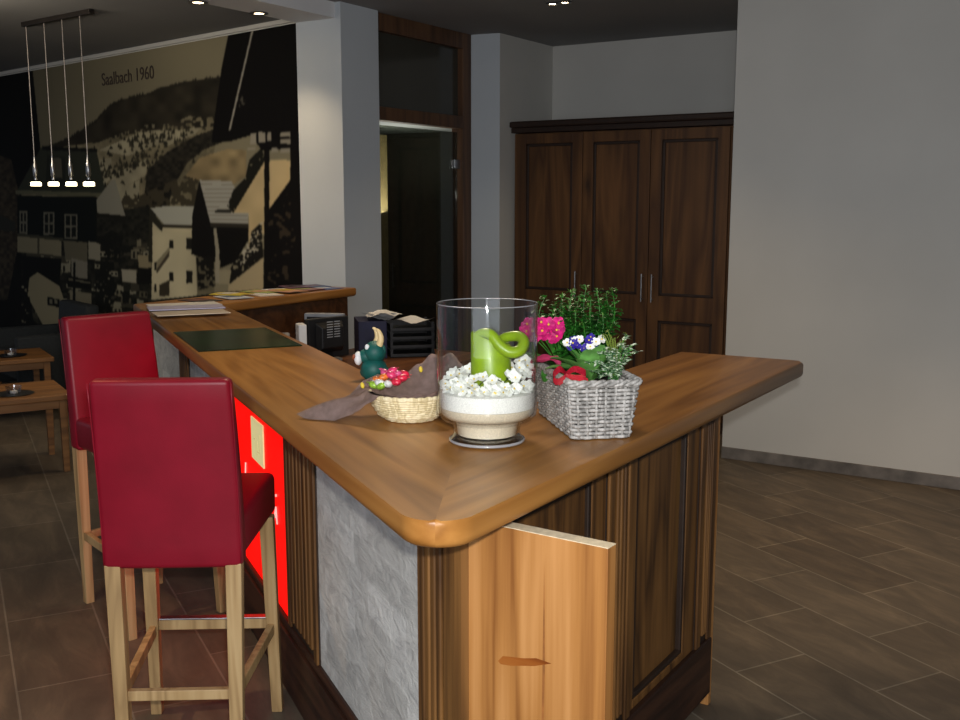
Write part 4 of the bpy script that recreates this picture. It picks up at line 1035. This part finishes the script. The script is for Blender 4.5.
for dx in (-.012, .006): ball(bm, fq(355, 357)+Vector((-.001, -.008+dx, .004)), 1.6*kf, (1, .8, 1.2), 8, 6)
ball(bm, fq(353.8, 357.5)+Vector((0, -.012, .003)), 2.2*kf, (.5, 1, 1.3), 8, 6)
obj('nostril', bm, plain('rosy_brown', (150, 80, 50), .6, .05), mz, smooth=True)
for dx, dy in ((-2, .018), (2.5, -.014)):
    bm = BM(); tube(bm, smoothpath([fq(377+dx, 345)+Vector((0, dy, 0)), fq(379+dx, 338)+Vector((0, dy*1.3, 0)), fq(377+dx, 331)+Vector((0, dy*1.3, 0)), fq(374+dx, 328.5)+Vector((0, dy*1.1, 0))], 5), [3.6*kf*(1-.8*(i/15)**1.6) for i in range(16)], 10); obj('horn', bm, M['horn'], fg, smooth=True)
bm = BM(); ball(bm, fq(368, 346)+Vector((0, -.024, 0)), 2.4*kf, (1, .6, 1.2), 10, 8); obj('eye', bm, M['white'], fg, smooth=True)

# ------------------------------------------------------------------ grey wicker basket with plants
b0 = atz(573, 442, C_); b1 = atz(630, 434, C_); b2 = atz(534, 410, C_)
e1v = V2(b1-b0); wB = .148; e2v = V2(b2-b0); lB = .355
axl = e2v.normalized(); axw = Vector((axl.y, -axl.x))
if axw.dot(e1v) < 0: axw = -axw
bc = V2(b0) + axw*wB/2 + axl*lB/2; hB = .135
angB = math.atan2(axw.y, axw.x)
bsk = empty('wicker_basket', (bc.x, bc.y, C_), angB, label='rectangular grey wicker basket planted with flowers, right of the glass vase', cat='basket')
def rrect(w, l, r, n=6):
    out = []
    for cx, cy, a0 in ((w/2-r, l/2-r, 0), (-w/2+r, l/2-r, 90), (-w/2+r, -l/2+r, 180), (w/2-r, -l/2+r, 270)):
        for i in range(n+1): a = rad(a0+90*i/n); out.append(Vector((cx+r*math.cos(a), cy+r*math.sin(a))))
    return out
def resample(poly, N_):
    seg = [(poly[i], poly[(i+1) % len(poly)]) for i in range(len(poly))]; Ls = [(b-a).length for a, b in seg]; T = sum(Ls); out = []; i = 0; acc = 0
    for k in range(N_):
        t = T*k/N_
        while acc+Ls[i] < t: acc += Ls[i]; i += 1
        a, b = seg[i]; f = (t-acc)/Ls[i] if Ls[i] else 0; p = a.lerp(b, f); d = (b-a).normalized(); out.append((p, Vector((d.y, -d.x))))
    return out
ns = 44; rows_ = 14
bm = BM()
for k in range(rows_):
    q = k/(rows_-1); z = .006+q*(hB-.014); w = wB*.93+.028*q; l = lB*.93+.03*q
    pr = resample(rrect(w, l, .014), ns*4); ph = (k % 2)*math.pi
    tube(bm, [(p.x+n.x*.0032*math.cos(math.pi*i/4+ph), p.y+n.y*.0032*math.cos(math.pi*i/4+ph), z+random.uniform(-.0006, .0006)) for i, (p, n) in enumerate(pr)], .0043, 5, closed=True)
obj('woven_side', bm, M['wicker_grey'], bsk, smooth=True)
bm = BM()
lo = resample(rrect(wB*.93, lB*.93, .014), ns); hi = resample(rrect(wB*.93+.028, lB*.93+.03, .014), ns)
for (p, n), (p2, n2) in zip(lo, hi): tube(bm, [(p.x, p.y, .003), (p2.x, p2.y, hB-.004)], .0035, 5)
obj('stakes', bm, M['wicker_grey'], bsk, smooth=True)
bm = BM()
for k in range(3):
    pr = resample(rrect(wB+.018, lB+.022, .018), 160)
    tube(bm, [(p.x+n.x*.005*math.cos(2*math.pi*i/10+k*2.1), p.y+n.y*.005*math.cos(2*math.pi*i/10+k*2.1), hB+.001+.005*math.sin(2*math.pi*i/10+k*2.1)) for i, (p, n) in enumerate(pr)], .0046, 6, closed=True)
obj('braided_rim', bm, M['wicker_grey'], bsk, smooth=True)
bm = BM(); prism(bm, [p for p, n in resample(rrect(wB*.93-.012, lB*.93-.012, .01), 24)], .002, .006)
obj('basket_floor', bm, M['wicker_grey'], bsk)
bm = BM(); prism(bm, [p for p, n in resample(rrect(wB*.96-.012+.014, lB*.96-.01+.012, .01), 32)], hB*.55, hB-.022)
obj('soil', bm, M['soil'], loc=(bc.x, bc.y, C_), rot=(0, 0, angB), label='dark potting soil filling the grey wicker basket', cat='soil', kind='stuff')
def bl_(x, y): return Vector((bc.x+axw.x*x+axl.x*y, bc.y+axw.y*x+axl.y*y, C_+hB-.022))   # point in basket: x across, y along (far +)
def flower(bm, bmc, c, r, tilt, npet=5):
    tilt = tilt.normalized(); sd = tilt.orthogonal().normalized(); td = tilt.cross(sd); a0 = random.uniform(0, 6)
    for q in range(npet):
        th_ = a0+2*math.pi*q/npet; d = sd*math.cos(th_)+td*math.sin(th_)
        leaf(bm, c, d*.95+tilt*.25, r, r*.95, 0, 3, .08, side=tilt.cross(d), prof=lambda t: [.35, .9, 1, .55][min(3, int(t*3+.01))])
    ball(bmc, c+tilt*.002, r*.2, u=6, v=4)
def primula(name, label, base_p, heads, petal, leafm, leaves, rflower, white=None):
    t = empty(name, base_p, label=label, cat='plant')
    bm = BM()
    for (dx, dy, dz_, L_, W_, dr) in leaves: leaf(bm, (0, 0, .004), (dx, dy, dz_), L_, W_, dr, 7, .18)
    obj('leaves', bm, leafm, t, smooth=True)
    bm = BM(); bc_ = BM(); bs = BM(); bw_ = BM()
    for i_, h in enumerate(heads):
        c = Vector(h)-Vector(base_p); til = Vector((random.uniform(-.5, .5), -.8+random.uniform(-.4, .3), .6))
        flower(bm if not white or i_ % 3 else bw_, bc_, c, rflower, til)
        if i_ % 3 == 0: tube(bs, smoothpath([(0, 0, 0), (c.x*.5, c.y*.5, c.z*.6), c], 3), .0014, 5)
    obj('petals', bm, petal, t, smooth=True); obj('flower_centres', bc_, M['petal_y'], t); obj('stems', bs, M['green'], t)
    if white: obj('white_petals', bw_, M['petal_w'], t, smooth=True)
    else: bw_.free()
    return t
# pink primula at the far left end of the basket
g0 = bl_(-.03, .085)
hp = []
for k in range(34):
    x = random.uniform(524, 561); y = random.uniform(322, 339); q = aty(x, y, g0.y-.055+random.uniform(-.03, .01)); hp.append(q)
primula('pink_primula', 'magenta-pink flowering primula at the end of the basket next to the vase', g0, hp, M['petal_p'], M['green'], [(-1,-.3,.9,.14,.065,1.0),(.8,-1.2,1.0,.15,.07,.9),(.9,-.9,1.1,.12,.06,.8),(-.2,-1,1.0,.13,.06,.9),(.2,-1,.6,.11,.06,1),(-.6,-1,.5,.10,.05,1.2),(.5,.8,.8,.1,.05,1),(1,.2,.6,.12,.06,1),(-1,.5,.8,.1,.05,1)], .0155)
# violet primula at the front
g1 = bl_(.0, -.06)
hp = []
for k in range(20):
    x = random.uniform(567, 602); y = random.uniform(337, 349); q = aty(x, y, g1.y-.01+random.uniform(-.02, .02)); hp.append(q)
primula('violet_primula', 'violet and white primula in the middle of the wicker basket', g1, hp, M['petal_b'], M['green_lite'], [(-1,-.5,1.2,.13,.055,.8),(-.8,.2,1.5,.12,.055,.7),(1,-.1,1.5,.12,.055,.7),(-.5,-.8,1.5,.10,.035,.9),(-.15,-.9,1.7,.115,.05,.7),(.3,-.9,1.9,.12,.055,.6),(.35,-.6,1.6,.09,.038,.7),(-1,-.2,.8,.12,.045,.9),(1,.2,1.0,.11,.055,.9),(-1,.6,.9,.11,.05,.9),(.9,-.4,.9,.08,.045,1),(1,.7,1.0,.10,.05,.8),(-.9,-.6,.7,.10,.04,1)], .0115, white=True)
# tall bushy green plant
g2 = bl_(.02, .05)
t = empty('foliage_plant', g2, label='tall bushy dark green foliage plant with thin shoots, at the back of the basket', cat='plant')
bl1 = BM(); bs = BM(); tips = BM()
shoots = [(545,297,.0),(556,303,.02),(562,295,.03),(572,290,.0),(586,287,.02),(597,290,.0),(606,293,.03),(612,289,.01),(590,305,-.02),(575,308,-.03),(565,318,-.03),(583,322,-.04),(602,312,-.01),(608,325,0),(562,312,.02),(570,300,.03),(596,330,-.03),(579,298,.03),(568,325,0),(610,305,.02),(564,330,-.03),(590,296,.0),(620,345,-.02),(600,300,.02),(586,314,.0),(574,326,-.02),(594,320,.02),(563,306,.0)]
for (x, y, dy) in shoots:
    e_ = aty(x, y, g2.y+dy)-g2; e_ = Vector(e_)
    pth = smoothpath([(random.uniform(-.02, .02), random.uniform(-.02, .02), 0), (e_.x*.55+random.uniform(-.02, .02), e_.y*.3, e_.z*.40), (e_.x*1.05+random.uniform(-.012, .012), e_.y*.8, e_.z*.72), e_], 6)
    tube(bs, pth, [.0016*(1-.6*i/(len(pth)-1)) for i in range(len(pth))], 5)
    for i_, p in enumerate(pth[3:]):
        for q in range(4):
            a = random.uniform(0, 6.28); sz = random.uniform(.020, .038)*(1-.6*(i_/15))
            leaf(bl1, p+Vector((math.cos(a), math.sin(a), 0))*.004, (math.cos(a), math.sin(a), random.uniform(-.1, .8)), sz, sz*.72, .7, 4, .15)
    for q in range(3): 
        leaf(tips, e_+Vector((random.uniform(-.008, .008), 0, random.uniform(-.012, .0))), (random.uniform(-1, 1), random.uniform(-.5, .5), 1), .009, .003, .2, 3)
obj('leaves', bl1, M['green_dark'], t, smooth=True); obj('shoots', bs, M['green'], t); obj('shoot_tips', tips, plain('pale_shoot_tip', (96, 140, 50), .5, .1), t)
# variegated ivy at the right
g3 = bl_(.045, -.12)
t = empty('variegated_ivy', g3, label='white-edged variegated ivy trailing at the right end of the wicker basket', cat='plant')
bl1 = BM(); bs = BM()
for (x, y, dy) in ((598,352,0),(606,348,0),(615,350,.01),(622,344,.01),(632,350,0),(628,336,.02),(634,345,.02),(612,362,-.02),(622,362,-.01),(604,368,-.03),(592,372,-.03),(616,372,-.02),(630,360,.0),(586,362,-.02),(600,377,-.03),(638,352,.02),(609,356,-.01),(596,364,-.03)):
    e_ = Vector(aty(x, y, g3.y+dy)-g3); pth = smoothpath([(0, 0, 0), (e_.x*.4, e_.y*.5, e_.z*.7+.01), e_], 5); tube(bs, pth, .0009, 4)
    for p in pth[3:]:
        for q in range(2):
            a = random.uniform(0, 6.28); s_ = random.uniform(.011, .017)
            leaf(bl1, p, (math.cos(a), math.sin(a)-.3, random.uniform(-.3, .7)), s_, s_*.95, .5, 4, .1, prof=lambda t: [.5, 1, .75, .45, .05][min(4, int(t*4+.01))])
obj('leaves', bl1, M['ivy'], t); obj('stems', bs, M['green'], t)
bm = BM()
for k in range(16):
    x = random.uniform(600, 634); y = random.uniform(330, 352); e_ = Vector(aty(x, y, g3.y+.03)-g3); 
    tube(bm, smoothpath([(0, .02, 0), (e_.x*.6, e_.y*.6, e_.z*.8), e_], 4), .0007, 4); 
    for q in range(3): leaf(bm, e_+Vector((random.uniform(-.006, .006), 0, random.uniform(-.01, 0))), (random.uniform(-1, 1), 0, .6), .01, .005, .3, 3)
obj('pale_sprigs', bm, plain('yellow_green_sprig', (140, 160, 66), .5, .1), t)
# ribbons
def ribbon(name, pts_, w, m, label, wd=(0, 0, 1)):
    bm = BM(); P_ = smoothpath([Vector(p) for p in pts_], 6); rows = []
    for i_, p in enumerate(P_):
        ww_ = Vector(wd).normalized()*w*(.75+.25*math.sin(i_*.7)); rows.append((bm.verts.new(p-ww_/2), bm.verts.new(p+Vector((0, -.006, 0))), bm.verts.new(p+ww_/2)))
    for a, b in zip(rows, rows[1:]):
        for k in range(2): bm.faces.new((a[k], a[k+1], b[k+1], b[k]))
    bmesh.ops.solidify(bm, geom=bm.faces[:], thickness=.001)
    return obj(name, bm, m, smooth=True, label=label, cat='ribbon')
yb = bl_(-.07, .0).y
ribbon('ribbon', [aty(524, 368, yb+.04), aty(533, 361, yb+.01), aty(545, 358, yb-.02), aty(555, 359, yb-.04), aty(561, 364, yb-.04)], .024, M['ribbon'], 'wide pink ribbon along the rim of the wicker basket, next to the vase', (0.1, -.4, 1))
yr = bl_(-.05, -.13).y
rb = BM()
def rq(x, y, dy=0): return aty(x, y, yr-.01+dy)
def bow_loop(bm, pts_, w):
    P_ = smoothpath([Vector(p) for p in pts_], 6); rows = []
    for i_, p in enumerate(P_):
        ww_ = Vector((0, .5, .9)).normalized()*w*(.6+.4*math.sin(math.pi*i_/(len(P_)-1))); rows.append((bm.verts.new(p-ww_/2), bm.verts.new(p+ww_/2)))
    for a, b in zip(rows, rows[1:]): bm.faces.new((a[0], a[1], b[1], b[0]))
bow_loop(rb, [rq(566, 374, -.005), rq(560, 369, -.012), rq(553, 376, -.012), rq(557, 382, -.01), rq(566, 376, -.005)], .018)
bow_loop(rb, [rq(566, 374, -.005), rq(575, 369, -.012), rq(586, 374, -.014), rq(580, 378, -.012), rq(566, 376, -.005)], .018)
bow_loop(rb, [rq(566, 375, -.01), rq(574, 378, -.016), rq(582, 379, -.018), rq(588, 380, -.018)], .012)
bow_loop(rb, [rq(566, 375, -.01), rq(563, 380, -.016), rq(559, 384, -.02)], .014)
bmesh.ops.solidify(rb, geom=rb.faces[:], thickness=.001)
obj('ribbon_bow', rb, M['redribbon'], smooth=True, label='coral red ribbon bow on the front corner of the wicker basket', cat='bow')

# ------------------------------------------------------------------ light
def area(name, loc, size, power, col, target=None, sy=None):
    l = bpy.data.lights.new(name, 'AREA'); l.energy = power; l.color = col; l.size = size
    if sy: l.shape = 'RECTANGLE'; l.size_y = sy
    o = bpy.data.objects.new(name, l); COL.objects.link(o); o.location = loc
    d = (Vector(target)-Vector(loc)) if target is not None else Vector((0, 0, -1)); o.rotation_euler = d.to_track_quat('-Z', 'Y').to_euler(); return o
def spot(name, loc, power, col, ang_=110, target=None, r=.03, blend=.8):
    l = bpy.data.lights.new(name, 'SPOT'); l.energy = power; l.color = col; l.spot_size = rad(ang_); l.spot_blend = blend; l.shadow_soft_size = r
    o = bpy.data.objects.new(name, l); COL.objects.link(o); o.location = loc
    d = (Vector(target)-Vector(loc)) if target is not None else Vector((0, 0, -1)); o.rotation_euler = d.to_track_quat('-Z', 'Y').to_euler(); return o
spot('camera_flash', (.03, .02, CAMH+.07), 200, (1, .97, .93), 95, (.1, 3, 1.1), .02, .6)
p = atz(198, 1.5, BZ); spot('beam_spot', (p.x, p.y, BZ-.03), 30, (1, .74, .45), 100)
p = atz(259, 12.5, BZ); spot('beam_spot', (p.x, p.y, BZ-.03), 30, (1, .74, .45), 100)
spot('room_spot', (-2.7, 4.4, CE-.05), 190, (1, .62, .28), 80)
spot('room_spot', (.6, 5.4, CE-.05), 45, (1, .74, .46), 120)
spot('room_spot', (2.1, 4.7, CE-.05), 100, (1, .66, .34), 75)
spot('room_spot', (-1.9, 2.9, CE-.05), 95, (1, .62, .30), 75)
p = atz(558, 3, CE); spot('pair_spot', (p.x, p.y, CE-.04), 25, (1, .8, .55), 110)
p = atplane(62, 184, V2(pa), V2(pb_))
spot('pendant_glow', (p.x, p.y, p.z-.04), 6, (1, .8, .55), 130)
area('counter_downlight', (-.25, 3.9, CE-.06), .5, 30, (1, .82, .58), (-.2, 3.0, 1.15))
area('ambient_fill', (-1.0, -1.5, 2.3), 2.6, 95, (.84, .90, 1.0), (0, 5, 1.2))  # added soft fill for general ambient light, no window stands there
area('corridor_fill', tuple(D0 + dirB*1.3 + Vector((-dirB.y, dirB.x))*.7) + (1.6,), .5, 6, (1, .95, .85), tuple(D0 + dirB*1.2 + Vector((-dirB.y, dirB.x))*.8) + (2.3,))  # added lamp without a fixture, lifts the dark corridor and its ceiling
area('mural_fill', (-3.4, 6.4, CE-.1), .8, 26, (1, .86, .66), (-2.6, 8.4, 1.4))  # added warm fill without a fixture, brightens the mural side
w = bpy.data.worlds.new('world'); scene.world = w; w.use_nodes = True
bg = w.node_tree.nodes['Background']; bg.inputs[0].default_value = (.62, .72, .9, 1); bg.inputs[1].default_value = .26
scene.view_settings.view_transform = 'Standard'; scene.view_settings.look = 'None'; scene.view_settings.exposure = 0; scene.view_settings.gamma = 1
